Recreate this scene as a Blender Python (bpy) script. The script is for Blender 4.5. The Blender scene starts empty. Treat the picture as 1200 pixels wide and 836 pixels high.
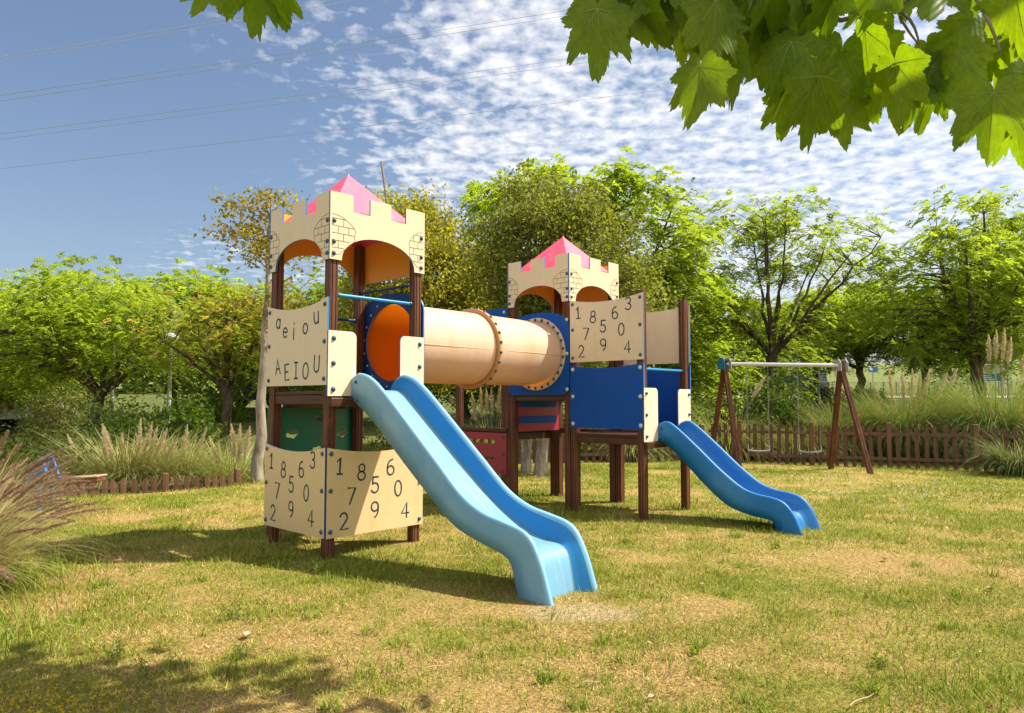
import bpy, math, random
import numpy as np
from mathutils import Vector, Matrix
from mathutils.geometry import tessellate_polygon

random.seed(7)
rng = np.random.default_rng(11)
scene = bpy.context.scene
COL = scene.collection
R = math.radians

# ------------------------------------------------------------------ camera
cam_d = bpy.data.cameras.new('camera')
cam = bpy.data.objects.new('camera', cam_d)
COL.objects.link(cam)
CAM_H, FOC, PITCH = 1.5, 839.31, R(3.446)
cam.location = (0, 0, CAM_H)
cam.rotation_euler = (R(90) + PITCH, 0, 0)
cam_d.sensor_width = 36.0
cam_d.lens = 36.0 * FOC / 1200.0
cam_d.clip_start = 0.05
cam_d.clip_end = 3000
scene.camera = cam

# ------------------------------------------------------------------ world, sun, exposure
SUN_EL, SUN_AZ = R(54.5), R(-2)            # azimuth: angle of the sun from +X towards -Y is negative
sun_dir = Vector((math.cos(SUN_EL) * math.cos(SUN_AZ + R(6)), math.cos(SUN_EL) * math.sin(SUN_AZ + R(6)), math.sin(SUN_EL)))
world = bpy.data.worlds.new('World')
scene.world = world
world.use_nodes = True


class NT:
    """small helper for building node trees"""
    def __init__(self, tree):
        self.t = tree
        self.n = tree.nodes
        self.l = tree.links

    def node(self, kind, **kw):
        nd = self.n.new(kind)
        for k, v in kw.items():
            if k.startswith('i_'):
                key = k[2:]
                key = int(key) if key.isdigit() else key.replace('_', ' ')
                nd.inputs[key].default_value = v
            else:
                setattr(nd, k, v)
        return nd

    def link(self, a, b):
        self.l.new(a, b)

    def math(self, op, a, b=None, clamp=False):
        nd = self.n.new('ShaderNodeMath')
        nd.operation = op
        nd.use_clamp = clamp
        for i, x in enumerate((a, b)):
            if x is None:
                continue
            if isinstance(x, (int, float)):
                nd.inputs[i].default_value = x
            else:
                self.l.new(x, nd.inputs[i])
        return nd.outputs[0]

    def ramp(self, fac, stops):
        nd = self.n.new('ShaderNodeValToRGB')
        els = nd.color_ramp.elements
        while len(els) < len(stops):
            els.new(0.5)
        for e, (p, c) in zip(els, stops):
            e.position = p
            e.color = (c, c, c, 1) if isinstance(c, (int, float)) else (*c, 1)
        self.l.new(fac, nd.inputs[0])
        return nd.outputs[0]

    def mix(self, fac, a, b, mode='MIX'):
        nd = self.n.new('ShaderNodeMix')
        nd.data_type = 'RGBA'
        nd.blend_type = mode
        for sock, x in ((nd.inputs[0], fac), (nd.inputs[6], a), (nd.inputs[7], b)):
            if isinstance(x, (int, float)):
                sock.default_value = x
            elif isinstance(x, tuple):
                sock.default_value = (*x, 1)
            else:
                self.l.new(x, sock)
        return nd.outputs[2]


def build_world():
    nt = NT(world.node_tree)
    nt.n.clear()
    out = nt.node('ShaderNodeOutputWorld')
    bg = nt.node('ShaderNodeBackground')
    bg.inputs[1].default_value = 0.12
    sky = nt.node('ShaderNodeTexSky')
    sky.sky_type = 'NISHITA'
    sky.sun_disc = False
    sky.sun_elevation = SUN_EL
    sky.sun_rotation = R(90) - math.atan2(sun_dir.y, sun_dir.x)
    sky.air_density = 1.0
    sky.dust_density = 2.2
    sky.ozone_density = 1.6
    tc = nt.node('ShaderNodeTexCoord')
    sep = nt.node('ShaderNodeSeparateXYZ')
    nt.link(tc.outputs['Generated'], sep.inputs[0])
    x, y, z = sep.outputs
    zz = nt.math('ADD', nt.math('MAXIMUM', z, 0.0), 0.11)
    px = nt.math('DIVIDE', x, zz)
    py = nt.math('DIVIDE', y, zz)
    comb = nt.node('ShaderNodeCombineXYZ')
    nt.link(px, comb.inputs[0]); nt.link(py, comb.inputs[1])
    # altocumulus: cells modulated by larger noise
    n1 = nt.node('ShaderNodeTexNoise', i_Scale=19.0, i_Detail=5.0, i_Roughness=0.52, i_Distortion=0.15)
    nt.link(comb.outputs[0], n1.inputs['Vector'])
    n2 = nt.node('ShaderNodeTexNoise', i_Scale=4.5, i_Detail=5.0, i_Roughness=0.5)
    nt.link(comb.outputs[0], n2.inputs['Vector'])
    n3 = nt.node('ShaderNodeTexNoise', i_Scale=0.8, i_Detail=2.0, i_Roughness=0.5)
    nt.link(comb.outputs[0], n3.inputs['Vector'])
    az = nt.math('DIVIDE', x, nt.math('MAXIMUM', y, 0.05))
    edge = nt.math('ADD', az, nt.math('MULTIPLY', nt.math('SUBTRACT', n3.outputs[0], 0.5), 1.0))
    mask = nt.ramp(nt.math('ADD', edge, 0.5), [(0.06, 0.0), (0.25, 0.38), (0.48, 1.0)])
    behind = nt.ramp(nt.math('ADD', nt.math('MULTIPLY', y, -1.0), 0.5), [(0.45, 0.0), (0.75, 1.0)])  # unseen cloud cover behind the camera, added as white fill light
    mask = nt.math('MAXIMUM', mask, behind)
    puff = nt.math('ADD', nt.math('MULTIPLY', n1.outputs[0], 0.78), nt.math('MULTIPLY', n2.outputs[0], 0.38))
    lift = nt.math('ADD', puff, nt.math('MULTIPLY', nt.math('SUBTRACT', mask, 1.0), 0.22))
    lift = nt.math('ADD', lift, nt.math('MULTIPLY', behind, 0.10))
    cl = nt.ramp(lift, [(0.43, 0.0), (0.55, 0.40), (0.73, 0.95)])
    cl = nt.math('MULTIPLY', cl, nt.ramp(mask, [(0.0, 0.0), (0.25, 1.0)]))
    # fade clouds into a milky band near the horizon
    hz = nt.ramp(z, [(0.0, 0.0), (0.10, 0.85), (0.2, 1.0)])
    cl = nt.math('MULTIPLY', cl, hz)
    skyc = nt.mix(1.0, sky.outputs[0], (0.68, 0.68, 0.68), 'MULTIPLY')
    ccol = nt.mix(behind, (5.4, 5.35, 5.35), (6.5, 6.4, 6.3))  # the added clouds behind the camera are brighter, for more fill
    col = nt.mix(nt.math('MULTIPLY', cl, 0.92), skyc, ccol)
    nt.link(col, bg.inputs[0])
    nt.link(bg.outputs[0], out.inputs[0])


build_world()
sun_l = bpy.data.lights.new('sun', 'SUN')
sun_l.energy = 4.7
sun_l.angle = R(0.55)
sun_l.color = (1.0, 0.93, 0.80)
sun_o = bpy.data.objects.new('sun', sun_l)
COL.objects.link(sun_o)
sun_o.location = (20, 0, 30)
sun_o.rotation_euler = sun_dir.to_track_quat('Z', 'Y').to_euler()
scene.view_settings.view_transform = 'Standard'
scene.view_settings.look = 'None'
scene.view_settings.gamma = 1.0
scene.view_settings.exposure = 0.90
scene.view_settings.use_curve_mapping = False
scene.cycles.max_bounces = 7
scene.cycles.diffuse_bounces = 4
scene.cycles.transparent_max_bounces = 4


# ------------------------------------------------------------------ materials
def principled(name, color=(0.5, 0.5, 0.5), rough=0.5, spec=0.5):
    m = bpy.data.materials.new(name)
    m.use_nodes = True
    nt = NT(m.node_tree)
    b = nt.n['Principled BSDF']
    b.inputs['Base Color'].default_value = (*color, 1)
    b.inputs['Roughness'].default_value = rough
    b.inputs['Specular IOR Level'].default_value = spec
    return m, nt, b


def speckle(name, color, rough=0.45, var=0.12, scale=6.0, bump=0.0, spec=0.5, dirt=None, dscale=3.0, streak=None, sscale=(14.0, 14.0, 0.9), samt=0.5):
    """a colour broken up by two octaves of noise, with optional worn or dirty blotches and a fine bump"""
    m, nt, b = principled(name, color, rough, spec)
    tc = nt.node('ShaderNodeTexCoord')
    n1 = nt.node('ShaderNodeTexNoise', i_Scale=scale, i_Detail=5.0, i_Roughness=0.6)
    nt.link(tc.outputs['Object'], n1.inputs['Vector'])
    lo = tuple(c * (1 - var) for c in color)
    hi = tuple(min(1, c * (1 + var)) for c in color)
    c = nt.mix(n1.outputs[0], lo, hi)
    if dirt:
        n2 = nt.node('ShaderNodeTexNoise', i_Scale=dscale, i_Detail=7.0, i_Roughness=0.7)
        nt.link(tc.outputs['Object'], n2.inputs['Vector'])
        f = nt.ramp(n2.outputs[0], [(0.52, 0.0), (0.72, 0.45)])
        c = nt.mix(f, c, dirt)
    if streak:
        mp = nt.node('ShaderNodeMapping')
        mp.inputs['Scale'].default_value = sscale
        nt.link(tc.outputs['Object'], mp.inputs['Vector'])
        n4 = nt.node('ShaderNodeTexNoise', i_Scale=1.0, i_Detail=6.0, i_Roughness=0.65)
        nt.link(mp.outputs[0], n4.inputs['Vector'])
        c = nt.mix(nt.ramp(n4.outputs[0], [(0.50, 0.0), (0.72, samt)]), c, streak)
    nt.link(c, b.inputs['Base Color'])
    r = nt.math('ADD', nt.math('MULTIPLY', n1.outputs[0], 0.25), rough - 0.12)
    nt.link(r, b.inputs['Roughness'])
    if bump:
        n3 = nt.node('ShaderNodeTexNoise', i_Scale=scale * 9, i_Detail=4.0)
        nt.link(tc.outputs['Object'], n3.inputs['Vector'])
        bp = nt.node('ShaderNodeBump', i_Strength=bump, i_Distance=0.01)
        nt.link(n3.outputs[0], bp.inputs['Height'])
        nt.link(bp.outputs[0], b.inputs['Normal'])
    return m


def wood(name, dark, light, axis=2, rough=0.5):
    m, nt, b = principled(name, light, rough, 0.35)
    tc = nt.node('ShaderNodeTexCoord')
    mp = nt.node('ShaderNodeMapping')
    sc = [28.0, 28.0, 28.0]
    sc[axis] = 1.6
    mp.inputs['Scale'].default_value = sc
    nt.link(tc.outputs['Object'], mp.inputs['Vector'])
    n1 = nt.node('ShaderNodeTexNoise', i_Scale=1.0, i_Detail=6.0, i_Roughness=0.65, i_Distortion=0.6)
    nt.link(mp.outputs[0], n1.inputs['Vector'])
    f = nt.ramp(n1.outputs[0], [(0.3, 0.0), (0.68, 1.0)])
    n2 = nt.node('ShaderNodeTexNoise', i_Scale=2.2, i_Detail=3.0)
    nt.link(tc.outputs['Object'], n2.inputs['Vector'])
    c = nt.mix(f, dark, light)
    c = nt.mix(nt.ramp(n2.outputs[0], [(0.4, 0.0), (0.75, 0.5)]), c, tuple(x * 0.55 for x in dark))
    nt.link(c, b.inputs['Base Color'])
    bp = nt.node('ShaderNodeBump', i_Strength=0.35, i_Distance=0.006)
    nt.link(n1.outputs[0], bp.inputs['Height'])
    nt.link(bp.outputs[0], b.inputs['Normal'])
    return m


def leafmat(name, trans=0.45, rough=0.55, tint=(1.0, 1.0, 0.55), spec=0.25):
    """foliage: per-leaf colour from the Col attribute, light passing through the blade"""
    m = bpy.data.materials.new(name)
    m.use_nodes = True
    nt = NT(m.node_tree)
    b = nt.n['Principled BSDF']
    at = nt.node('ShaderNodeAttribute')
    at.attribute_name = 'Col'
    b.inputs['Roughness'].default_value = rough
    b.inputs['Specular IOR Level'].default_value = spec
    nt.link(at.outputs['Color'], b.inputs['Base Color'])
    tr = nt.node('ShaderNodeBsdfTranslucent')
    nt.link(nt.mix(1.0, at.outputs['Color'], tint, 'MULTIPLY'), tr.inputs[0])
    mx = nt.node('ShaderNodeMixShader')
    mx.inputs[0].default_value = trans
    nt.link(b.outputs[0], mx.inputs[1])
    nt.link(tr.outputs[0], mx.inputs[2])
    nt.link(mx.outputs[0], nt.n['Material Output'].inputs[0])
    return m


def bark(name, dark, light, scale=6.0):
    m, nt, b = principled(name, light, 0.85, 0.2)
    tc = nt.node('ShaderNodeTexCoord')
    mp = nt.node('ShaderNodeMapping')
    mp.inputs['Scale'].default_value = (scale, scale, scale * 0.35)
    nt.link(tc.outputs['Object'], mp.inputs['Vector'])
    n1 = nt.node('ShaderNodeTexNoise', i_Scale=1.5, i_Detail=8.0, i_Roughness=0.7)
    nt.link(mp.outputs[0], n1.inputs['Vector'])
    nt.link(nt.mix(nt.ramp(n1.outputs[0], [(0.35, 0.0), (0.65, 1.0)]), dark, light), b.inputs['Base Color'])
    bp = nt.node('ShaderNodeBump', i_Strength=0.6, i_Distance=0.02)
    nt.link(n1.outputs[0], bp.inputs['Height'])
    nt.link(bp.outputs[0], b.inputs['Normal'])
    return m


M = {}
M['post'] = wood('stained_post_wood', (0.045, 0.016, 0.009), (0.21, 0.072, 0.031))
M['beam'] = wood('dark_beam_wood', (0.030, 0.012, 0.006), (0.12, 0.045, 0.02), axis=0)
M['beige'] = speckle('beige_board', (0.70, 0.565, 0.375), 0.42, 0.06, 3.0, 0.05, dirt=(0.57, 0.42, 0.23), streak=(0.52, 0.39, 0.22), sscale=(9.0, 9.0, 1.5), samt=0.16)
M['beige_low'] = speckle('sun_yellowed_board', (0.69, 0.505, 0.255), 0.42, 0.06, 3.0, 0.05, dirt=(0.54, 0.38, 0.17), streak=(0.50, 0.36, 0.18), sscale=(9.0, 9.0, 1.5), samt=0.18)
M['cheek'] = speckle('cream_board', (0.76, 0.63, 0.44), 0.42, 0.05, 3.0, 0.05, dirt=(0.6, 0.5, 0.35), streak=(0.56, 0.45, 0.30), sscale=(9.0, 9.0, 1.5), samt=0.16)
M['orange'] = speckle('orange_board', (0.84, 0.36, 0.035), 0.5, 0.08, 3.0)
M['edge'] = speckle('blue_board_edge', (0.03, 0.16, 0.42), 0.5, 0.08, 5.0)
M['blue'] = speckle('blue_board', (0.001, 0.07, 0.36), 0.55, 0.10, 2.5, 0.04, 0.25, dirt=(0.02, 0.08, 0.26))
M['navy'] = speckle('navy_board', (0.004, 0.045, 0.21), 0.5, 0.10, 2.5, 0.04, 0.3)
M['ink'] = speckle('dark_engraving', (0.012, 0.03, 0.07), 0.6, 0.15, 20.0)
M['brickline'] = speckle('brown_engraving', (0.10, 0.075, 0.045), 0.6, 0.15, 20.0)
M['pink'] = speckle('pink_roof_plastic', (0.78, 0.095, 0.17), 0.45, 0.10, 3.0, 0.04, dirt=(0.66, 0.16, 0.20), dscale=5.0, streak=(0.80, 0.22, 0.27), sscale=(9.0, 9.0, 0.9), samt=0.5)
M['red'] = speckle('red_board', (0.32, 0.020, 0.035), 0.42, 0.10, 4.0, 0.04)
M['green'] = speckle('green_board', (0.0, 0.15, 0.075), 0.40, 0.10, 4.0)
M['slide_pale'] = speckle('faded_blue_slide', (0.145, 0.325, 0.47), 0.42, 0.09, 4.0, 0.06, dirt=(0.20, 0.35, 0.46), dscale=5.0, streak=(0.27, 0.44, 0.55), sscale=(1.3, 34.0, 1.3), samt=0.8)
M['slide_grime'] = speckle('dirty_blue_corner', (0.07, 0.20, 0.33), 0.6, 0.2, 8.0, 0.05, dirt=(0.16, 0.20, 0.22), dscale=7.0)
M['slide_rim'] = speckle('chalky_highlight_blue_rim', (0.19, 0.42, 0.60), 0.5, 0.10, 6.0, 0.05)  # chalky worn rim, with its highlight also painted into the paler blue
M['slide_wall'] = speckle('unfaded_shaded_blue_slide_wall', (0.006, 0.19, 0.46), 0.40, 0.10, 4.0, 0.05)  # less faded plastic, with the inner wall's shade painted into the deeper blue
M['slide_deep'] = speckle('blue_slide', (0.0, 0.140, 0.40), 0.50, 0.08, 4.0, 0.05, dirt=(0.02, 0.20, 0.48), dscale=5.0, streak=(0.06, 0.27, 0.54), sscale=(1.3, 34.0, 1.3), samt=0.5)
M['tunnel'] = speckle('cream_tunnel_plastic', (0.81, 0.64, 0.46), 0.36, 0.05, 2.0, 0.03, dirt=(0.70, 0.48, 0.27), streak=(0.62, 0.42, 0.22), sscale=(5.0, 5.0, 0.8), samt=0.3)
M['tunnel_in'] = speckle('orange_tunnel_lining', (0.80, 0.23, 0.015), 0.5, 0.06, 2.0)
def glow_through(m, col, f):
    """thin plastic that lets daylight through"""
    nt = NT(m.node_tree)
    b = nt.n['Principled BSDF']
    tr = nt.node('ShaderNodeBsdfTranslucent')
    tr.inputs[0].default_value = (*col, 1)
    mx = nt.node('ShaderNodeMixShader')
    mx.inputs[0].default_value = f
    nt.link(b.outputs[0], mx.inputs[1])
    nt.link(tr.outputs[0], mx.inputs[2])
    nt.link(mx.outputs[0], nt.n['Material Output'].inputs[0])


glow_through(M['tunnel'], (1.0, 0.66, 0.26), 0.30)
glow_through(M['tunnel_in'], (1.0, 0.45, 0.03), 0.55)
M['flange'] = speckle('worn_orange_flange', (0.52, 0.26, 0.10), 0.5, 0.15, 8.0)
M['bolt'] = speckle('blue_bolt_cap', (0.03, 0.075, 0.14), 0.35, 0.1, 30.0)
M['bolt_pale'] = speckle('pale_bolt_cap', (0.55, 0.55, 0.50), 0.4, 0.1, 30.0)
M['bar'] = speckle('bright_blue_bar', (0.01, 0.22, 0.45), 0.35, 0.06, 10.0)
M['steel'] = speckle('galvanised_steel', (0.52, 0.54, 0.55), 0.38, 0.12, 12.0, 0.05)
M['steel'].node_tree.nodes['Principled BSDF'].inputs['Metallic'].default_value = 0.55
M['chain'] = speckle('chain_steel', (0.26, 0.25, 0.22), 0.5, 0.2, 60.0)
M['seat_grey'] = speckle('grey_seat', (0.24, 0.24, 0.23), 0.6, 0.2, 20.0)
M['rubber'] = speckle('dark_rubber', (0.10, 0.10, 0.10), 0.7, 0.2, 30.0)
M['picket'] = wood('weathered_picket_wood', (0.055, 0.026, 0.014), (0.20, 0.10, 0.055))
M['leaf'] = leafmat('tree_foliage', 0.60, tint=(1.15, 1.15, 0.5))
M['plane_leaf'] = leafmat('broad_leaf', 0.72, 0.42, (1.45, 1.3, 0.30), 0.4)
M['grass'] = leafmat('grass_blades', 0.30, 0.65, (1.0, 1.0, 0.6), 0.15)
M['bark_dark'] = bark('dark_bark', (0.025, 0.018, 0.012), (0.13, 0.095, 0.065))
M['bark_pale'] = bark('pale_bark', (0.12, 0.095, 0.07), (0.42, 0.35, 0.27), 4.0)
M['line'] = speckle('cable_sheath', (0.20, 0.22, 0.26), 0.6, 0.1, 1.0)
M['asphalt'] = speckle('pale_road_surface', (0.34, 0.30, 0.24), 0.9, 0.18, 0.8, 0.2)
M['kerb'] = speckle('concrete_kerb', (0.34, 0.31, 0.26), 0.85, 0.15, 3.0, 0.2)
M['stone'] = speckle('grey_stone', (0.23, 0.23, 0.24), 0.9, 0.35, 3.0, 0.5)
M['car_blue'] = speckle('blue_car_paint', (0.02, 0.045, 0.16), 0.25, 0.04, 2.0)
M['car_white'] = speckle('white_car_paint', (0.66, 0.66, 0.66), 0.28, 0.03, 2.0)
M['car_dark'] = speckle('dark_green_car_paint', (0.012, 0.035, 0.03), 0.3, 0.04, 2.0)
M['glass'] = speckle('dark_car_glass', (0.02, 0.025, 0.03), 0.08, 0.05, 2.0)
M['light_red'] = speckle('red_lens', (0.62, 0.05, 0.03), 0.3, 0.05, 9.0)
M['light_white'] = speckle('clear_lens', (0.75, 0.75, 0.72), 0.2, 0.05, 9.0)
M['tyre'] = speckle('tyre_rubber', (0.025, 0.025, 0.025), 0.85, 0.1, 20.0)
M['sign_blue'] = speckle('blue_sign_paint', (0.02, 0.15, 0.36), 0.4, 0.06, 5.0)
M['sign_pale'] = speckle('pale_sign_paint', (0.55, 0.50, 0.42), 0.5, 0.10, 5.0)
M['pole'] = speckle('grey_pole_paint', (0.42, 0.42, 0.43), 0.45, 0.08, 5.0)
M['plank'] = wood('brown_plank_wood', (0.09, 0.035, 0.02), (0.24, 0.10, 0.055), axis=0)
M['plank_pale'] = wood('pale_plank_wood', (0.30, 0.19, 0.10), (0.52, 0.36, 0.22), axis=0)
M['blue_metal'] = speckle('blue_painted_metal', (0.02, 0.18, 0.50), 0.4, 0.1, 9.0)
M['wire'] = speckle('dark_wire_fence', (0.05, 0.055, 0.05), 0.6, 0.1, 5.0)


# ------------------------------------------------------------------ mesh helpers
def link(o, parent=None):
    COL.objects.link(o)
    if parent is not None:
        o.parent = parent
    return o


def tag(o, label=None, cat=None, group=None, kind=None):
    if label:
        o['label'] = label
    if cat:
        o['category'] = cat
    if group:
        o['group'] = group
    if kind:
        o['kind'] = kind
    return o


def thing(name, label, cat, loc=(0, 0, 0), rz=0.0, group=None):
    o = bpy.data.objects.new(name, None)
    o.empty_display_size = 0.2
    o.location = loc
    o.rotation_euler = (0, 0, rz)
    link(o)
    return tag(o, label, cat, group)


class MB:
    """collects polygons, becomes ONE mesh object"""
    def __init__(self):
        self.v, self.f, self.mi, self.sm = [], [], [], []

    def add(self, verts, faces, mi=0, smooth=False):
        o = len(self.v)
        self.v += [tuple(p) for p in verts]
        for k, f in enumerate(faces):
            self.f.append([i + o for i in f])
            self.mi.append(mi[k] if isinstance(mi, (list, tuple)) else mi)
            self.sm.append(smooth)

    def box(self, lo, hi, mi=0, M4=None, bevel=0.0):
        x0, y0, z0 = lo
        x1, y1, z1 = hi
        b = bevel
        if b <= 0:
            vs = [(x0, y0, z0), (x1, y0, z0), (x1, y1, z0), (x0, y1, z0), (x0, y0, z1), (x1, y0, z1), (x1, y1, z1), (x0, y1, z1)]
            fs = [(0, 3, 2, 1), (4, 5, 6, 7), (0, 1, 5, 4), (1, 2, 6, 5), (2, 3, 7, 6), (3, 0, 4, 7)]
        else:
            def ring(d, z):
                e = b if d == 0 else 2 * b
                return [(x0 + e, y0 + d, z), (x1 - e, y0 + d, z), (x1 - d, y0 + e, z), (x1 - d, y1 - e, z), (x1 - e, y1 - d, z), (x0 + e, y1 - d, z), (x0 + d, y1 - e, z), (x0 + d, y0 + e, z)]
            rs = [ring(b, z0), ring(0, z0 + b), ring(0, z1 - b), ring(b, z1)]
            vs = sum(rs, [])
            fs = [tuple(range(7, -1, -1)), tuple(range(24, 32))]
            for k in range(3):
                for i in range(8):
                    j = (i + 1) % 8
                    fs.append((k * 8 + i, k * 8 + j, (k + 1) * 8 + j, (k + 1) * 8 + i))
        if M4 is not None:
            vs = [M4 @ Vector(p) for p in vs]
        self.add(vs, fs, mi)

    def prism(self, poly, path_a, path_b, mi=0):
        """extrude a closed section (list of 2D points) between two points"""
        a, b = Vector(path_a), Vector(path_b)
        d = (b - a).normalized()
        up = Vector((0, 1, 0)) if abs(d.z) > 0.75 else Vector((0, 0, 1))
        s = up.cross(d).normalized()
        t = d.cross(s)
        n = len(poly)
        vs = [a + s * x + t * y for x, y in poly] + [b + s * x + t * y for x, y in poly]
        fs = [tuple(range(n - 1, -1, -1)), tuple(range(n, 2 * n))]
        fs += [(i, (i + 1) % n, n + (i + 1) % n, n + i) for i in range(n)]
        self.add(vs, fs, mi)

    def tube(self, pts, radii, sides=8, mi=0, caps=True, smooth=True):
        pts = [Vector(p) for p in pts]
        if isinstance(radii, (int, float)):
            radii = [radii] * len(pts)
        n = len(pts)
        ref = Vector((0, 0, 1))
        d0 = (pts[-1] - pts[0]).normalized()
        if abs(d0.z) > 0.9:
            ref = Vector((1, 0, 0))
        vs = []
        for i, p in enumerate(pts):
            d = (pts[min(i + 1, n - 1)] - pts[max(i - 1, 0)]).normalized()
            s = ref.cross(d)
            if s.length < 1e-4:
                s = Vector((0, 1, 0)).cross(d)
            s.normalize()
            t = d.cross(s)
            for k in range(sides):
                a = 2 * math.pi * k / sides
                vs.append(p + (s * math.cos(a) + t * math.sin(a)) * radii[i])
        fs = []
        for i in range(n - 1):
            for k in range(sides):
                j = (k + 1) % sides
                fs.append((i * sides + k, i * sides + j, (i + 1) * sides + j, (i + 1) * sides + k))
        self.add(vs, fs, mi, smooth)
        if caps:
            self.add(vs[:sides], [tuple(range(sides - 1, -1, -1))], mi)
            self.add(vs[-sides:], [tuple(range(sides))], mi)

    def mesh(self, name, mats):
        me = bpy.data.meshes.new(name)
        me.from_pydata(self.v, [], self.f)
        for m in (mats if isinstance(mats, (list, tuple)) else [mats]):
            me.materials.append(m)
        me.polygons.foreach_set('material_index', self.mi)
        me.polygons.foreach_set('use_smooth', self.sm)
        me.update()
        return me

    def build(self, name, mats, parent=None, loc=None):
        o = bpy.data.objects.new(name, self.mesh(name, mats))
        if loc is not None:
            o.location = loc
        return link(o, parent)


def np_mesh(name, V, nper, mat, col=None, smooth=False):
    """V: (n, nper, 3) separate polygons; col: (n, 3) a colour per polygon"""
    n = V.shape[0]
    me = bpy.data.meshes.new(name)
    me.vertices.add(n * nper)
    me.vertices.foreach_set('co', V.astype(np.float32).ravel())
    me.loops.add(n * nper)
    me.loops.foreach_set('vertex_index', np.arange(n * nper, dtype=np.int32))
    me.polygons.add(n)
    me.polygons.foreach_set('loop_start', np.arange(0, n * nper, nper, dtype=np.int32))
    me.materials.append(mat)
    if col is not None:
        a = me.attributes.new('Col', 'FLOAT_COLOR', 'POINT')
        c = np.ones((n, nper, 4), np.float32)
        c[:, :, :3] = col[:, None, :]
        a.data.foreach_set('color', c.ravel())
    me.update(calc_edges=True)
    return me


def strips_mesh(name, P, W, mat, col):
    """P: (n, k, 3) spine points, W: (n, k, 3) half width vectors; blades as quad strips"""
    n, k, _ = P.shape
    V = np.stack([P - W, P + W], axis=2).reshape(n * k * 2, 3)
    base = (np.arange(n) * k * 2)[:, None]
    i = np.arange(k - 1)[None, :] * 2
    q = np.stack([base + i, base + i + 1, base + i + 3, base + i + 2], axis=2).reshape(-1, 4)
    me = bpy.data.meshes.new(name)
    me.vertices.add(len(V))
    me.vertices.foreach_set('co', V.astype(np.float32).ravel())
    me.loops.add(q.size)
    me.loops.foreach_set('vertex_index', q.astype(np.int32).ravel())
    me.polygons.add(len(q))
    me.polygons.foreach_set('loop_start', np.arange(0, q.size, 4, dtype=np.int32))
    me.materials.append(mat)
    a = me.attributes.new('Col', 'FLOAT_COLOR', 'POINT')
    c = np.ones((n, k * 2, 4), np.float32)
    c[:, :, :3] = col[:, None, :] if col.ndim == 2 else np.repeat(col, 2, axis=1)
    a.data.foreach_set('color', c.ravel())
    me.polygons.foreach_set('use_smooth', np.ones(len(q), bool))
    me.update(calc_edges=True)
    return me


def blades(base, az, lean, curl, length, width, segs, twist=None):
    n = len(base)
    P = np.zeros((n, segs + 1, 3))
    P[:, 0] = base
    h = np.stack([np.cos(az), np.sin(az), np.zeros(n)], 1)
    for i in range(segs):
        s = (i + 0.5) / segs
        phi = lean + curl * s
        st = (length / segs)[:, None]
        P[:, i + 1] = P[:, i] + (h * np.sin(phi)[:, None] + np.array([0, 0, 1.0]) * np.cos(phi)[:, None]) * st
    wa = az + math.pi / 2 + (0 if twist is None else twist)
    side = np.stack([np.cos(wa), np.sin(wa), np.zeros(n)], 1)
    t = np.linspace(0, 1, segs + 1)
    prof = np.clip(1.0 - t ** 2.2, 0.04, 1) * np.clip(0.6 + t * 2, 0, 1)
    W = side[:, None, :] * (0.5 * width[:, None, None]) * prof[None, :, None]
    return P, W


def obj(name, me, parent=None, loc=None):
    o = bpy.data.objects.new(name, me)
    if loc is not None:
        o.location = loc
    return link(o, parent)


def unit(v):
    return v / np.maximum(np.linalg.norm(v, axis=-1, keepdims=True), 1e-9)


def vnoise(x, y, seed=0):
    """cheap smooth value noise in numpy"""
    r = np.random.default_rng(seed)
    tab = r.random((64, 64))
    xi, yi = np.floor(x).astype(int), np.floor(y).astype(int)
    fx, fy = x - xi, y - yi
    fx, fy = fx * fx * (3 - 2 * fx), fy * fy * (3 - 2 * fy)
    g = lambda a, b: tab[a % 64, b % 64]
    return (g(xi, yi) * (1 - fx) + g(xi + 1, yi) * fx) * (1 - fy) + (g(xi, yi + 1) * (1 - fx) + g(xi + 1, yi + 1) * fx) * fy


def fbm(x, y, seed=0, o=4):
    a, s, t = 1.0, 0.0, 0.0
    for k in range(o):
        s = s + a * vnoise(x * 2 ** k + 13.7 * k, y * 2 ** k + 5.1 * k, seed + k)
        t += a
        a *= 0.55
    return s / t


def sstep(a, b, x):
    t = np.clip((x - a) / (b - a), 0, 1)
    return t * t * (3 - 2 * t)


# ------------------------------------------------------------------ ground
RISE = np.array([(-50, 0), (18.5, 0), (21, 0.1), (24, 0.35), (30, 0.85), (36, 1.28), (45, 1.42), (62, 1.78), (80, 2.7), (140, 8.6), (220, 10.5), (700, 11.0)])


def ground_z(x, y):
    x, y = np.asarray(x, float), np.asarray(y, float)
    z = np.interp(y, RISE[:, 0], RISE[:, 1])
    s = (x + 6.95) * -0.616 + (y - 11.2) * 0.788
    dip = sstep(-0.5, 0.7, s) * (1 - sstep(-5.3, -4.4, x)) * (1 - sstep(16, 26, y))
    z = z - 0.48 * dip
    z = z + (fbm(x * 0.45, y * 0.45, 3, 3) - 0.5) * 0.07 * (1 - sstep(14, 18, y) * 0.5)
    return z


def gz(x, y):
    return float(ground_z(x, y))


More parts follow.
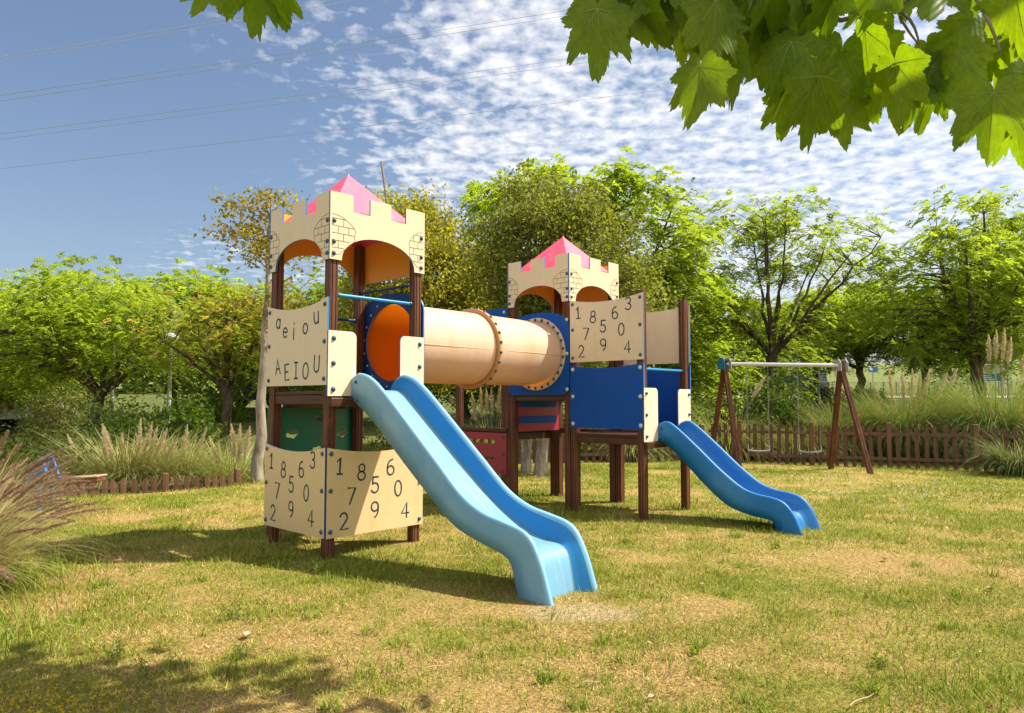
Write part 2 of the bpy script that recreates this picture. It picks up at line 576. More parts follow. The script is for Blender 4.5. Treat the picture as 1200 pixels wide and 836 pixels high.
def lawn_colour(x, y):
    """base colour of the turf: straw, green and bare soil patches"""
    n1 = fbm(x * 0.55, y * 0.75, 21, 4)
    n2 = fbm(x * 2.1, y * 2.6, 31, 3)
    n3 = fbm(x * 5.0, y * 5.5, 41, 3)
    g = 0.44 + (n1 - 0.5) * 1.6 + (n2 - 0.5) * 1.3 + (n3 - 0.5) * 0.9
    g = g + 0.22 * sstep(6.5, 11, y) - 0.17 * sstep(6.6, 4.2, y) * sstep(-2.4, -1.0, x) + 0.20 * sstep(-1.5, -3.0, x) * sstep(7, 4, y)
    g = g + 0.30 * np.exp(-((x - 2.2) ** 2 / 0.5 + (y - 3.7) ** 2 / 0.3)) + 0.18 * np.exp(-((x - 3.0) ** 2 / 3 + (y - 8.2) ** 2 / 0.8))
    g = np.clip(g, 0, 1)
    straw = np.array([0.46, 0.315, 0.115])
    green = np.array([0.22, 0.245, 0.036])
    mid = np.array([0.37, 0.305, 0.072])
    c = np.where(g[..., None] < 0.5, straw + (mid - straw) * (g[..., None] / 0.5), mid + (green - mid) * ((g[..., None] - 0.5) / 0.5))
    # worn soil at the slide exits and below the tower
    soil = np.array([0.50, 0.37, 0.21])
    w = np.zeros_like(x)
    for (sx, sy, rx, ry, k) in ((0.45, 5.15, 0.55, 0.30, 1.0), (2.95, 7.75, 0.35, 0.22, 0.5), (-1.2, 6.9, 0.5, 0.3, 0.5), (0.2, 5.6, 0.5, 0.3, 0.5), (-2.3, 4.1, 0.35, 0.2, 0.5)):
        w = np.maximum(w, k * np.exp(-(((x - sx) / rx) ** 2 + ((y - sy) / ry) ** 2)) * (0.1 + 1.0 * n2 + 0.9 * n3))
    w = 0.85 * sstep(0.34, 0.85, w)
    return c * (1 - w[..., None]) + soil * w[..., None], g, w


def build_ground():
    xs = np.concatenate([np.arange(-400, -60, 20), np.arange(-60, -14, 2.5), np.arange(-14, 14, 0.10), np.arange(14, 60, 2.5), np.arange(60, 401, 20)])
    ys = np.concatenate([np.arange(-60, 1.5, 4.0), np.arange(1.5, 20, 0.10), np.arange(20, 70, 1.5), np.arange(70, 240, 8), np.arange(240, 701, 40)])
    X, Y = np.meshgrid(xs, ys)
    Z = ground_z(X, Y)
    nx, ny = len(xs), len(ys)
    me = bpy.data.meshes.new('lawn_ground')
    me.vertices.add(nx * ny)
    me.vertices.foreach_set('co', np.stack([X, Y, Z], 2).astype(np.float32).ravel())
    i, j = np.meshgrid(np.arange(nx - 1), np.arange(ny - 1))
    a = (j * nx + i).ravel()
    q = np.stack([a, a + 1, a + nx + 1, a + nx], 1).astype(np.int32)
    me.loops.add(q.size)
    me.loops.foreach_set('vertex_index', q.ravel())
    me.polygons.add(len(q))
    me.polygons.foreach_set('loop_start', np.arange(0, q.size, 4, dtype=np.int32))
    me.polygons.foreach_set('use_smooth', np.ones(len(q), bool))
    c, g, w = lawn_colour(X, Y)
    # outside the fence: rougher, greener ground; the far meadow a dry yellow green
    far = sstep(17.0, 19.0, Y)
    wild = np.array([0.12, 0.135, 0.04]) * (0.7 + 0.6 * fbm(X * 0.3, Y * 0.3, 55, 3))[..., None]
    mead = np.array([0.17, 0.20, 0.06]) * (0.85 + 0.3 * fbm(X * 0.08, Y * 0.08, 57, 3))[..., None]
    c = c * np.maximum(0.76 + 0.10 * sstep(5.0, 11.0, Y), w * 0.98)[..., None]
    c = c * (1 - far[..., None]) + wild * far[..., None]
    m2 = sstep(62, 72, Y)
    c = c * (1 - m2[..., None]) + mead * m2[..., None]
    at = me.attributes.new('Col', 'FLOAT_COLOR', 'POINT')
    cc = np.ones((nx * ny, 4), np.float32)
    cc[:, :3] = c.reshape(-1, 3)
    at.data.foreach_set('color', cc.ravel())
    m, nt, b = principled('turf_soil', (0.2, 0.2, 0.1), 0.95, 0.1)
    an = nt.node('ShaderNodeAttribute')
    an.attribute_name = 'Col'
    tc = nt.node('ShaderNodeTexCoord')
    n1 = nt.node('ShaderNodeTexNoise', i_Scale=38.0, i_Detail=6.0, i_Roughness=0.7)
    nt.link(tc.outputs['Object'], n1.inputs['Vector'])
    f = nt.ramp(n1.outputs[0], [(0.30, 0.35), (0.68, 1.35)])
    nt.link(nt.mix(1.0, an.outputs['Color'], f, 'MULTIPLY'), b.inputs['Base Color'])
    bp = nt.node('ShaderNodeBump', i_Strength=0.8, i_Distance=0.03)
    nt.link(n1.outputs[0], bp.inputs['Height'])
    nt.link(bp.outputs[0], b.inputs['Normal'])
    me.materials.append(m)
    me.update(calc_edges=True)
    tag(obj('ground', me), kind='structure')


def build_lawn():
    n = 520000
    d = 2.9 * (19.0 / 2.9) ** (rng.random(n) ** 1.0)
    t = (rng.random(n) - 0.5) * 1.62
    x, y = d * t, d
    # inside the fences only
    s = (x + 6.95) * -0.616 + (y - 11.2) * 0.788
    keep = ((s < 0.25) | (x > -4.8)) & (y < 17.6 - 0.18 * np.maximum(x - 4, 0) - 0.06 * np.maximum(x - 4, 0) ** 1.2)
    x, y, d = x[keep], y[keep], d[keep]
    c, g, w = lawn_colour(x, y)
    keep = rng.random(len(x)) > w * 0.9
    x, y, d, c, g = x[keep], y[keep], d[keep], c[keep], g[keep]
    n = len(x)
    sc = (d / 4.0) ** 0.55
    isg = rng.random(n) < (g * 0.80 + 0.03)
    straw = np.array([0.60, 0.43, 0.165]) * (0.28 + 1.25 * rng.random((n, 1)))
    grn = np.array([0.190, 0.25, 0.028]) * (0.35 + 1.1 * rng.random((n, 1))) + np.array([0.09, 0.05, 0.0]) * rng.random((n, 1))
    col = np.where(isg[:, None], grn, straw)
    brown = (~isg) & (rng.random(n) < 0.17)
    col[brown] = np.array([0.27, 0.155, 0.065]) * (0.6 + 0.7 * rng.random((brown.sum(), 1)))
    L = np.where(isg, 0.034, 0.030) * (0.5 + 1.0 * rng.random(n)) * np.minimum(sc, 1.7)
    tall = fbm(x * 1.3, y * 1.3, 77, 3)
    L *= 0.6 + 1.0 * np.clip((tall - 0.3) * 2.0, 0, 1.2)
    wd = np.where(isg, 0.0042, 0.0034) * (0.7 + 0.6 * rng.random(n)) * sc ** 1.25
    lean = np.where(isg, 0.25, 0.75) + rng.random(n) * np.where(isg, 0.7, 0.8)
    P, W = blades(np.stack([x, y, ground_z(x, y) - 0.003], 1), rng.random(n) * 6.283, lean, rng.random(n) * 0.9, L, wd, 2)
    tag(obj('lawn_grass', strips_mesh('lawn_grass', P, W, M['grass'], col)), 'short mown lawn grass, half green and half dry straw', 'grass', kind='stuff')


build_ground()
build_lawn()


def terrain_strip(name, x0, x1, y0, y1, lift, mat, th=0.0, step=2.0):
    xs = np.arange(x0, x1 + 0.01, step)
    ys = np.linspace(y0, y1, 5)
    mb = MB()
    vs, fs = [], []
    for xx in xs:
        for yy in ys:
            vs.append((xx, yy, gz(xx, yy) + lift))
    ny = len(ys)
    for i in range(len(xs) - 1):
        for j in range(ny - 1):
            fs.append((i * ny + j, (i + 1) * ny + j, (i + 1) * ny + j + 1, i * ny + j + 1))
    mb.add(vs, fs)
    if th:
        for i in range(len(xs) - 1):
            for j in (0, ny - 1):
                a, b = vs[i * ny + j], vs[(i + 1) * ny + j]
                mb.add([a, b, (b[0], b[1], b[2] - th), (a[0], a[1], a[2] - th)], [(0, 1, 2, 3)])
    return tag(mb.build(name, mat), kind='structure')


terrain_strip('road', 7, 110, 37.0, 43.0, 0.06, M['asphalt'])
terrain_strip('kerb', 7, 110, 36.7, 36.98, 0.20, M['kerb'], 0.25)
terrain_strip('car_park', 9, 110, 52.0, 60.0, 0.08, M['asphalt'])


# ------------------------------------------------------------------ stroke lettering
def arc(cx, cy, rx, ry, a0, a1, n=14):
    return [(cx + rx * math.cos(R(a0 + (a1 - a0) * i / n)), cy + ry * math.sin(R(a0 + (a1 - a0) * i / n))) for i in range(n + 1)]


GLYPH = {   # strokes in a box 0..0.6 wide, 0..1 high
    '1': [[(0.10, 0.78), (0.32, 1.0), (0.32, 0.0)], [(0.12, 0.0), (0.52, 0.0)]],
    '2': [arc(0.30, 0.72, 0.26, 0.28, 165, -35) + [(0.04, 0.0), (0.58, 0.0)]],
    '3': [arc(0.27, 0.76, 0.24, 0.24, 150, -90), arc(0.27, 0.26, 0.28, 0.26, 90, -150)],
    '4': [[(0.42, 0.0), (0.42, 1.0), (0.0, 0.30), (0.60, 0.30)]],
    '5': [[(0.52, 1.0), (0.12, 1.0), (0.09, 0.56)] + arc(0.27, 0.31, 0.29, 0.31, 130, -150)],
    '6': [[(0.46, 1.0)] + arc(0.42, 0.42, 0.38, 0.56, 115, 180, 8), arc(0.31, 0.29, 0.27, 0.29, 0, 360, 22)],
    '7': [[(0.02, 1.0), (0.58, 1.0), (0.20, 0.0)]],
    '8': [arc(0.30, 0.76, 0.22, 0.24, 0, 360, 20), arc(0.30, 0.27, 0.28, 0.27, 0, 360, 22)],
    '9': [arc(0.29, 0.71, 0.27, 0.29, 0, 360, 22), arc(0.16, 0.56, 0.40, 0.56, 15, -70, 8)],
    '0': [arc(0.30, 0.50, 0.27, 0.50, 0, 360, 26)],
    'a': [arc(0.27, 0.32, 0.25, 0.32, 0, 360, 20), [(0.52, 0.62), (0.52, 0.0)]],
    'e': [[(0.04, 0.34), (0.52, 0.36)] + arc(0.28, 0.32, 0.25, 0.31, 10, 320, 18)],
    'i': [[(0.25, 0.62), (0.25, 0.0)], [(0.25, 0.86), (0.25, 0.90)]],
    'o': [arc(0.28, 0.32, 0.26, 0.32, 0, 360, 20)],
    'u': [[(0.06, 0.66)] + arc(0.28, 0.26, 0.22, 0.26, 180, 360, 12) + [(0.50, 0.66)], [(0.50, 0.4), (0.50, 0.0)]],
    'A': [[(0.0, 0.0), (0.30, 1.0), (0.60, 0.0)], [(0.11, 0.36), (0.49, 0.36)]],
    'E': [[(0.56, 1.0), (0.08, 1.0), (0.08, 0.0), (0.56, 0.0)], [(0.08, 0.52), (0.46, 0.52)]],
    'I': [[(0.30, 1.0), (0.30, 0.0)], [(0.10, 1.0), (0.50, 1.0)], [(0.10, 0.0), (0.50, 0.0)]],
    'O': [arc(0.32, 0.50, 0.32, 0.50, 0, 360, 26)],
    'U': [[(0.04, 1.0), (0.04, 0.32)] + arc(0.31, 0.30, 0.27, 0.30, 180, 360, 14) + [(0.58, 1.0)]],
}


def ribbon(mb, pts, w, to3, d, mi=0):
    """flat raised stroke along 2D points; to3(s, z, depth) lifts it on to its board"""
    n = len(pts)
    closed = n > 3 and math.dist(pts[0], pts[-1]) < 1e-6
    vs, fs = [], []
    for i, p in enumerate(pts):
        if closed:
            a, b = pts[(i - 1) % (n - 1)], pts[(i + 1) % (n - 1)]
        else:
            a, b = pts[max(i - 1, 0)], pts[min(i + 1, n - 1)]
        dx, dy = b[0] - a[0], b[1] - a[1]
        l = math.hypot(dx, dy) or 1
        nx, ny = -dy / l * w / 2, dx / l * w / 2
        if not closed and 0 < i < n - 1:
            c = ((p[0] - a[0]) * dx + (p[1] - a[1]) * dy) / (math.dist(p, a) * l + 1e-9)
            k = min(1.5, 1 / max(0.5, abs(c)))
            nx, ny = nx * k, ny * k
        ex = (0, 0)
        if not closed and i in (0, n - 1):
            sg = -1 if i == 0 else 1
            ex = (dx / l * w * 0.35 * sg, dy / l * w * 0.35 * sg)
        vs.append(to3(p[0] + nx + ex[0], p[1] + ny + ex[1], d))
        vs.append(to3(p[0] - nx + ex[0], p[1] - ny + ex[1], d))
    for i in range(n - 1):
        fs.append((2 * i, 2 * i + 1, 2 * i + 3, 2 * i + 2))
    mb.add(vs, fs, mi)


# ------------------------------------------------------------------ the play structure (local frame: x = slide direction, y = tunnel direction)
TH = R(43.204)
PLAY = thing('climbing_frame', 'wooden castle climbing frame with two pink roofed towers, cream tunnel and blue slides', 'climbing frame', (-1.752, 6.813, 0), -TH)
S = 1.176
BU, BV = -0.168, 3.89            # front corner of the far tower
bolt_meshes = {}


def bolt_mesh(r, mat, key):
    k = (round(r, 4), key)
    if k not in bolt_meshes:
        mb = MB()
        rings = [(1.25, 0.0), (1.25, 0.12), (1.0, 0.16), (0.86, 0.62), (0.5, 0.92)]
        n = 10
        vs = [(q * r * math.cos(2 * math.pi * i / n), q * r * math.sin(2 * math.pi * i / n), h * r) for q, h in rings for i in range(n)] + [(0, 0, r)]
        fs = []
        for a in range(len(rings) - 1):
            for i in range(n):
                j = (i + 1) % n
                fs.append((a * n + i, a * n + j, (a + 1) * n + j, (a + 1) * n + i))
        t = (len(rings) - 1) * n
        fs += [(t + i, t + (i + 1) % n, len(vs) - 1) for i in range(n)]
        mb.add(vs, fs, 0, True)
        bolt_meshes[k] = mb.mesh('bolt', mat)
    return bolt_meshes[k]


class Face:
    """a vertical board plane in the structure's frame: axis 'b' means plane y=pos (s runs along x), 'a' means plane x=pos (s runs along y)"""
    def __init__(self, axis, pos, out):
        self.axis, self.pos, self.out = axis, pos, out

    def __call__(self, s, z, d=0.0):
        q = self.pos + self.out * d
        return (s, q, z) if self.axis == 'b' else (q, s, z)

    def normal(self):
        return Vector((0, self.out, 0)) if self.axis == 'b' else Vector((self.out, 0, 0))


def board(name, face, outline, mats, holes=(), th=0.02, parent=None):
    """a flat board with real thickness; front at depth 0, back at -th. mats = (front, back, side)"""
    loops = [outline] + list(holes)
    flat = [p for l in loops for p in l]
    tris = tessellate_polygon([[Vector((p[0], p[1], 0)) for p in l] for l in loops])
    mb = MB()
    nf = len(flat)
    vs = [face(p[0], p[1], 0) for p in flat] + [face(p[0], p[1], -th) for p in flat]
    n = face.normal()
    fr, bk = [], []
    for t in tris:
        a, b, c = (Vector(vs[i]) for i in t)
        t = tuple(t)
        if (b - a).cross(c - a).dot(n) < 0:
            t = t[::-1]
        fr.append(t)
        bk.append(tuple(i + nf for i in t[::-1]))
    mb.add(vs, fr + bk, [0] * len(fr) + [1] * len(bk))
    o = 0
    for li, l in enumerate(loops):
        m = len(l)
        for i in range(m):
            j = (i + 1) % m
            a, b, c, d = o + i, o + j, nf + o + j, nf + o + i
            mb.add([vs[a], vs[b], vs[c], vs[d]], [(0, 1, 2, 3)], 2)
        o += m
    return mb.build(name, mats, parent or PLAY)


def bolts(face, pts, parent, r=0.019, mat='bolt', name='bolt'):
    me = bolt_mesh(r, M[mat], mat)
    q = face.normal().to_track_quat('Z', 'Y')
    for s, z in pts:
        o = bpy.data.objects.new(name, me)
        o.location = face(s, z, 0.0005)
        o.rotation_euler = q.to_euler()
        link(o, parent)


def letters(face, items, parent, w, name, mat, flip):
    """items: (char, s, z, height, tilt); s, z is the glyph's centre; flip mirrors s so the text reads from outside"""
    for ch, s, z, h, tilt in items:
        mb = MB()
        ca, sa = math.cos(R(tilt)), math.sin(R(tilt))
        for st in GLYPH[ch]:
            pts = []
            for gx, gy in st:
                x, y = (gx - 0.3) * h, (gy - 0.5) * h
                x, y = x * ca - y * sa, x * sa + y * ca
                pts.append((s + x * flip, z + y))
            ribbon(mb, pts, w, face, 0.002)
        mb.build(name, mat, parent)


def post(a, b, z0, z1, w=0.095):
    h, g, e = w / 2, 0.010, 0.006
    sec = []
    for k in range(4):            # square section, two grooves in each side
        side = [(-h + e, -h), (-0.021 - g / 2, -h), (-0.021, -h + g), (-0.021 + g / 2, -h), (0.021 - g / 2, -h), (0.021, -h + g), (0.021 + g / 2, -h), (h - e, -h)]
        c, s = math.cos(k * math.pi / 2), math.sin(k * math.pi / 2)
        sec += [(x * c - y * s, x * s + y * c) for x, y in side]
    mb = MB()
    mb.prism(sec, (0, 0, z0), (0, 0, z1))
    return mb.build('post', M['post'], PLAY, (a, b, 0))


def beam(p, q, w=0.07, h=0.09, name='beam', mat='beam'):
    e = 0.008
    sec = [(-w / 2 + e, -h / 2), (w / 2 - e, -h / 2), (w / 2, -h / 2 + e), (w / 2, h / 2 - e), (w / 2 - e, h / 2), (-w / 2 + e, h / 2), (-w / 2, h / 2 - e), (-w / 2, -h / 2 + e)]
    mb = MB()
    mb.prism(sec, p, q)
    return mb.build(name, M[mat], PLAY)


def deck(a0, a1, b0, b1, z, n=8):
    mb = MB()
    w = (b1 - b0) / n
    for i in range(n):
        mb.box((a0, b0 + i * w + 0.004, z - 0.035), (a1, b0 + (i + 1) * w - 0.004, z), bevel=0.004)
    return mb.build('deck', M['beam'], PLAY)


I = 0.068                            # post centre behind the board plane
# --- castle crowns
def castle(a1, b0, roof=True):
    """square crown: a from a1-S to a1, b from b0 to b0+S"""
    zb, zn, zt = 2.855, 3.355, 3.522
    mer = [(0.0, 0.262), (0.466, 0.725), (0.922, 1.176)]
    G = 0.022
    for axis, pos, out in (('b', b0, -1), ('a', a1, 1), ('b', b0 + S, 1), ('a', a1 - S, -1)):
        f = Face(axis, pos, out)
        o0 = (a1 - S) if axis == 'b' else b0
        lo, hi = (G, S - G) if axis == 'b' else (0.0, S)
        clampx = lambda v: min(max(v, lo), hi)
        pts = [(clampx(0), zb)]
        for i, (m0, m1) in enumerate(mer):
            if i:
                pts.append((clampx(m0), zn))
            pts += [(clampx(m0), zt), (clampx(m1), zt)]
            if i < 2:
                pts.append((clampx(m1), zn))
        pts.append((clampx(S), zb))
        cx, rx, rz = S / 2, 0.452, 0.268
        if not (axis == 'b' and out == 1):
          pts.append((cx + rx, zb))
          pts += [(cx + rx * math.cos(R(t)), zb + rz * math.sin(R(t)) ** 0.9) for t in range(6, 180, 6)]
          pts.append((cx - rx, zb))
        pts = [(p[0] + o0, p[1]) for p in pts]
        wl = board('castle_wall', f, pts, [M['beige'], M['orange'], M['edge']])
        if out == -1 and axis == 'a':
            continue
        if out == 1 and axis == 'b':
            continue
        bolts(f, [(o0 + 0.045 if s == 0 else o0 + S - 0.045, z) for s in (0, 1) for z in (2.915, 3.03, 3.235)], wl)
        # engraved brick patches near both lower corners
        for side in (0, 1):
            mb = MB()
            wx = 0.285 if side == 0 else 0.20
            if axis == 'b':
                wx = 0.20 if side == 0 else 0.285
            cz, hz = 3.10, 0.20
            X = lambda u: o0 + (G + u if side == 0 else S - G - u)
            edge = lambda z: wx * math.sqrt(max(0.0, 1 - ((z - cz) / hz) ** 2)) * (0.95 + 0.05 * math.sin(z * 40))
            inside = lambda u, z: zb + 0.004 < z and not (((o0 + S / 2) - X(u)) ** 2 / (rx + 0.012) ** 2 + (z - zb) ** 2 / (rz + 0.012) ** 2 < 1)
            run = []
            for k in range(41):
                z = cz - hz + 2 * hz * k / 40
                u = edge(z)
                if inside(u, z):
                    run.append((X(u), z))
            if len(run) > 3:
                ribbon(mb, run, 0.0045, f, 0.0015)
            rows = [2.90 + 0.072 * k for k in range(6)]
            for k, z in enumerate(rows):
                u1 = edge(z)
                us = [u1 * i / 12 for i in range(13) if inside(u1 * i / 12, z)]
                if u1 > 0.02 and len(us) > 1:
                    ribbon(mb, [(X(us[0]), z), (X(us[-1]), z)], 0.0045, f, 0.0017)
                for u in ((0.07, 0.19) if k % 2 else (0.13, 0.25)):
                    if u < edge(z + 0.036) and u < edge(z) and inside(u, z) and z + 0.072 < cz + hz:
                        ribbon(mb, [(X(u), z), (X(u), z + 0.072)], 0.0045, f, 0.0019)
            mb.build('brick_outline', M['brickline'], wl)
    # pyramid roof: thin shell of four faces
    cx, cy, hs = a1 - S / 2, b0 + S / 2, S / 2 - 0.03
    mb = MB()
    ap = (cx, cy, 3.935)
    base = [(cx - hs, cy - hs, 3.33), (cx + hs, cy - hs, 3.33), (cx + hs, cy + hs, 3.33), (cx - hs, cy + hs, 3.33)]
    low = [(p[0], p[1], 3.30) for p in base]
    ap2 = (cx, cy, 3.90)
    for i in range(4):
        j = (i + 1) % 4
        mb.add([base[i], base[j], ap], [(0, 1, 2)])
        mb.add([low[j], low[i], ap2], [(0, 1, 2)])
        mb.add([low[i], low[j], base[j], base[i]], [(0, 1, 2, 3)])
    mb.build('roof', M['pink'], PLAY)
    fin = MB()
    fin.tube([(cx, cy, 3.915), (cx, cy, 3.945)], [0.02, 0.008], 8)
    fin.build('roof_cap', M['pink'], PLAY)


# tower posts
for a, b in ((-I, I), (I - S, I), (-I, S - I), (I - S, S - I)):
    post(a, b, -0.15, 3.30)
for a, b in ((BU - I, BV + I), (BU - S + I, BV + I), (BU - I, BV + S - I), (BU - S + I, BV + S - I)):
    post(a, b, -0.15, 3.30)
post(BU + S - I, BV + I, -0.15, 2.89)
post(BU + S - I, BV + S - I, -0.15, 2.87)
for a, b, z in ((BU + 0.045, BV + I, 2.80), (BU + 0.045, BV + S - I, 2.80), (BU - 2 * S + I, BV + I, 2.82), (BU - 2 * S + I, BV + S - I, 2.82), (BU - S - 0.03, BV + I, 2.6), (BU - S - 0.03, BV + S - I, 2.6)):
    post(a, b, -0.15, z)

castle(0, 0)
castle(BU, BV)


def curve_top(s0, s1, z0, zt, dip, n=16, skew=0.0):
    """board outline with a hollow top edge"""
    top = []
    for i in range(n + 1):
        t = i / n
        top.append((s0 + (s1 - s0) * t, zt - dip * (1 - (2 * t - 1) ** 2) + skew * t))
    return [(s0, z0)] + top + [(s1, z0)]


BM = [M['beige'], M['beige'], M['edge']]
NUM = [('1', .12, .79), ('8', .335, .70), ('6', .635, .73), ('3', .815, .85), ('7', .235, .44), ('5', .475, .54), ('0', .72, .47), ('2', .165, .17), ('9', .475, .25), ('4', .80, .20)]


def number_board(face, s0, s1, z0, z1, flip, name='number_panel', side='edge', front='beige'):
    p = board(name, face, curve_top(s0, s1, z0, z1, 0.062), [M[front], M['beige'], M[side]])
    h, w = z1 - z0, s1 - s0
    X = (lambda u: s0 + u * w) if flip > 0 else (lambda u: s1 - u * w)
    letters(face, [(c, X(u), z0 + v * h, 0.155, random.uniform(-3, 3)) for c, u, v in NUM], p, 0.0165, 'numeral', M['ink'], flip)
    bolts(face, [(X(u), z0 + v * h) for u in (0.038, 0.962) for v in (0.07, 0.52, 0.93)], p)
    return p


fA_left, fA_right = Face('b', 0.0, -1), Face('a', 0.0, 1)
fA_backleft, fA_backright = Face('a', -S, -1), Face('b', S, 1)
number_board(fA_left, -S, -0.028, 0.19, 1.045, 1, front='beige_low')
number_board(fA_right, 0.006, S, 0.19, 1.045, 1, side='ink', front='beige_low')
vp = board('vowel_panel', fA_left, curve_top(-S, -0.022, 1.64, 2.49, 0.075), BM)
VW = [('a', .20, .80, .15, -8), ('e', .325, .68, .16, -6), ('i', .475, .66, .18, -4), ('o', .66, .70, .16, 0), ('u', .83, .81, .17, 4),
      ('A', .20, .235, .15, 6), ('E', .36, .165, .16, 4), ('I', .515, .18, .16, 0), ('O', .67, .17, .155, -4), ('U', .845, .245, .16, -4)]
letters(fA_left, [(c, -S + u * (S - .022), 1.64 + v * .85, h, t) for c, u, v, h, t in VW], vp, 0.017, 'letter', M['ink'], 1)
bolts(fA_left, [(s, z) for s in (-S + .045, -.068) for z in (1.70, 2.06, 2.42)], vp)


def cheek(face, s0, s1, z0, z1, round_hi, bp, name='cheek_panel'):
    r = 0.06
    pts = [(s0, z0)]
    if round_hi:
        pts += [(s0, z1), (s1 - r, z1)] + [(s1 - r + r * math.sin(R(t)), z1 - r + r * math.cos(R(t))) for t in range(15, 91, 15)] + [(s1, z0)]
    else:
        pts += [(s0 + r - r * math.cos(R(t)), z1 - r + r * math.sin(R(t))) for t in range(0, 91, 15)] + [(s1, z1), (s1, z0)]
    p = board(name, face, pts, [M['cheek'], M['cheek'], M['edge']])
    bolts(face, bp, p, 0.021)
    return p


cheek(fA_right, 0.0, 0.318, 1.535, 2.165, True, [(0.06, 2.09), (0.06, 1.85), (0.06, 1.60)])
cheek(fA_right, 0.862, S, 1.535, 2.165, False, [(1.12, 2.09), (1.12, 1.85)])

# tunnel end plates
def plate(face, c, half, z0, z1, r, zc, mats, bolts_at=None, pale='bolt_pale'):
    rr = 0.12
    out = [(c - half + rr - rr * math.sin(R(t)), z0 + rr - rr * math.cos(R(t))) for t in range(0, 91, 18)]
    zs = z1 - 0.24
    out += [(c - half * math.cos(R(t)), zs + 0.24 * math.sin(R(t)) ** 0.8) for t in range(0, 181, 10)]
    out += [(c + half - rr + rr * math.cos(R(t)), z0 + rr - rr * math.sin(R(t))) for t in range(0, 91, 18)]
    hole = [(c + r * math.cos(2 * math.pi * i / 48), zc + r * math.sin(2 * math.pi * i / 48)) for i in range(48)]
    return board('tunnel_plate', face, out, mats, [hole], 0.02)


ZC = 2.145
TA = Vector((-S / 2, S + 0.02, ZC))
TB = Vector((BU - S / 2, BV - 0.02, ZC))
fpA = Face('b', S + 0.02, 1)
pa = plate(fpA, TA.x, S / 2 - 0.015, 1.585, 2.70, 0.435, ZC, [M['navy'], M['navy'], M['edge']])
fpA_in = Face('b', S - 0.001, -1)
bolts(fpA_in, [(TA.x + 0.50 * math.cos(R(t)), ZC + 0.50 * math.sin(R(t))) for t in range(120, 300, 18)], pa, 0.011, 'bolt_pale', 'rivet')
fpB = Face('b', BV, -1)
pb = plate(fpB, TB.x, S / 2 - 0.012, 1.565, 2.735, 0.435, ZC, [M['blue'], M['blue'], M['blue']])
bolts(fpB, [(BU - 0.05, z) for z in (2.60, 2.13, 1.64)] + [(BU - S + 0.05, 2.6)], pb, 0.021, 'bolt_pale')


# --- tunnel
def build_tunnel():
    d = (TB - TA)
    L = d.length
    dn = d.normalized()
    sx = dn.cross(Vector((0, 0, 1))).normalized()
    sz = sx.cross(dn)
    N = 56

    def rev(mb, prof, closed=False, mi=0):
        vs = []
        for t, r in prof:
            for k in range(N):
                a = 2 * math.pi * k / N
                vs.append(TA + dn * t + (sx * math.cos(a) + sz * math.sin(a)) * r)
        fs = []
        m = len(prof)
        for i in range(m if closed else m - 1):
            for k in range(N):
                j = (k + 1) % N
                i2 = (i + 1) % m
                fs.append((i * N + k, i * N + j, i2 * N + j, i2 * N + k))
        mb.add(vs, fs, mi, True)
    mid = L * 0.49
    mb = MB()
    for t0, t1, r0, r1 in ((0.0, mid - 0.012, 0.448, 0.456), (mid + 0.012, L, 0.456, 0.448)):
        prof = [(t0 + (t1 - t0) * i / 12, r0 + (r1 - r0) * i / 12) for i in range(13)]
        rev(mb, prof)
    # moulded lengthwise seams between the half shells
    for ang in (R(-4), R(176)):
        for t0, t1 in ((0.02, mid - 0.03), (mid + 0.03, L - 0.03)):
            n = sx * math.cos(ang) + sz * math.sin(ang)
            tt = dn.cross(n)
            vs = []
            for t, r in ((t0, 0.4505), (t1, 0.4505)):
                c = TA + dn * t
                for w, q in ((-0.006, 0), (-0.003, 0.0045), (0.003, 0.0045), (0.006, 0)):
                    vs.append(c + n * (0.4515 + q) + tt * w)
            mb.add(vs, [(0, 1, 5, 4), (1, 2, 6, 5), (2, 3, 7, 6)])
    tun = mb.build('tunnel', M['tunnel'], PLAY)
    li = MB()
    rev(li, [(0.0, 0.432), (L / 2, 0.440), (L, 0.432)])
    li.build('tunnel_lining', M['tunnel_in'], tun)
    for t0, t1, ri, ro, mat, nb, sg in ((mid - 0.028, mid + 0.028, 0.452, 0.512, 'flange', 26, -1), (L - 0.024, L - 0.001, 0.446, 0.515, 'tunnel', 26, -1)):
        fb = MB()
        rev(fb, [(t0, ri), (t0, ro - 0.006), (t0 + 0.006, ro), (t1 - 0.006, ro), (t1, ro - 0.006), (t1, ri)], True)
        fl = fb.build('tunnel_flange', M[mat], tun)
        me = bolt_mesh(0.019 if mat == 'flange' else 0.018, M['bolt'], 'bolt')
        q = (-dn).to_track_quat('Z', 'Y').to_euler()
        for k in range(nb):
            a = 2 * math.pi * (k + 0.5) / nb
            if mat == 'flange':           # bolt heads on the rim of the joint
                n = sx * math.cos(a) + sz * math.sin(a)
                loc = TA + dn * ((t0 + t1) / 2) + n * ro
                qq = n.to_track_quat('Z', 'Y').to_euler()
            else:
                loc = TA + dn * t0 + (sx * math.cos(a) + sz * math.sin(a)) * 0.484
                qq = q
            o = bpy.data.objects.new('rivet', me)
            o.location = loc
            o.rotation_euler = qq
            link(o, fl)


build_tunnel()


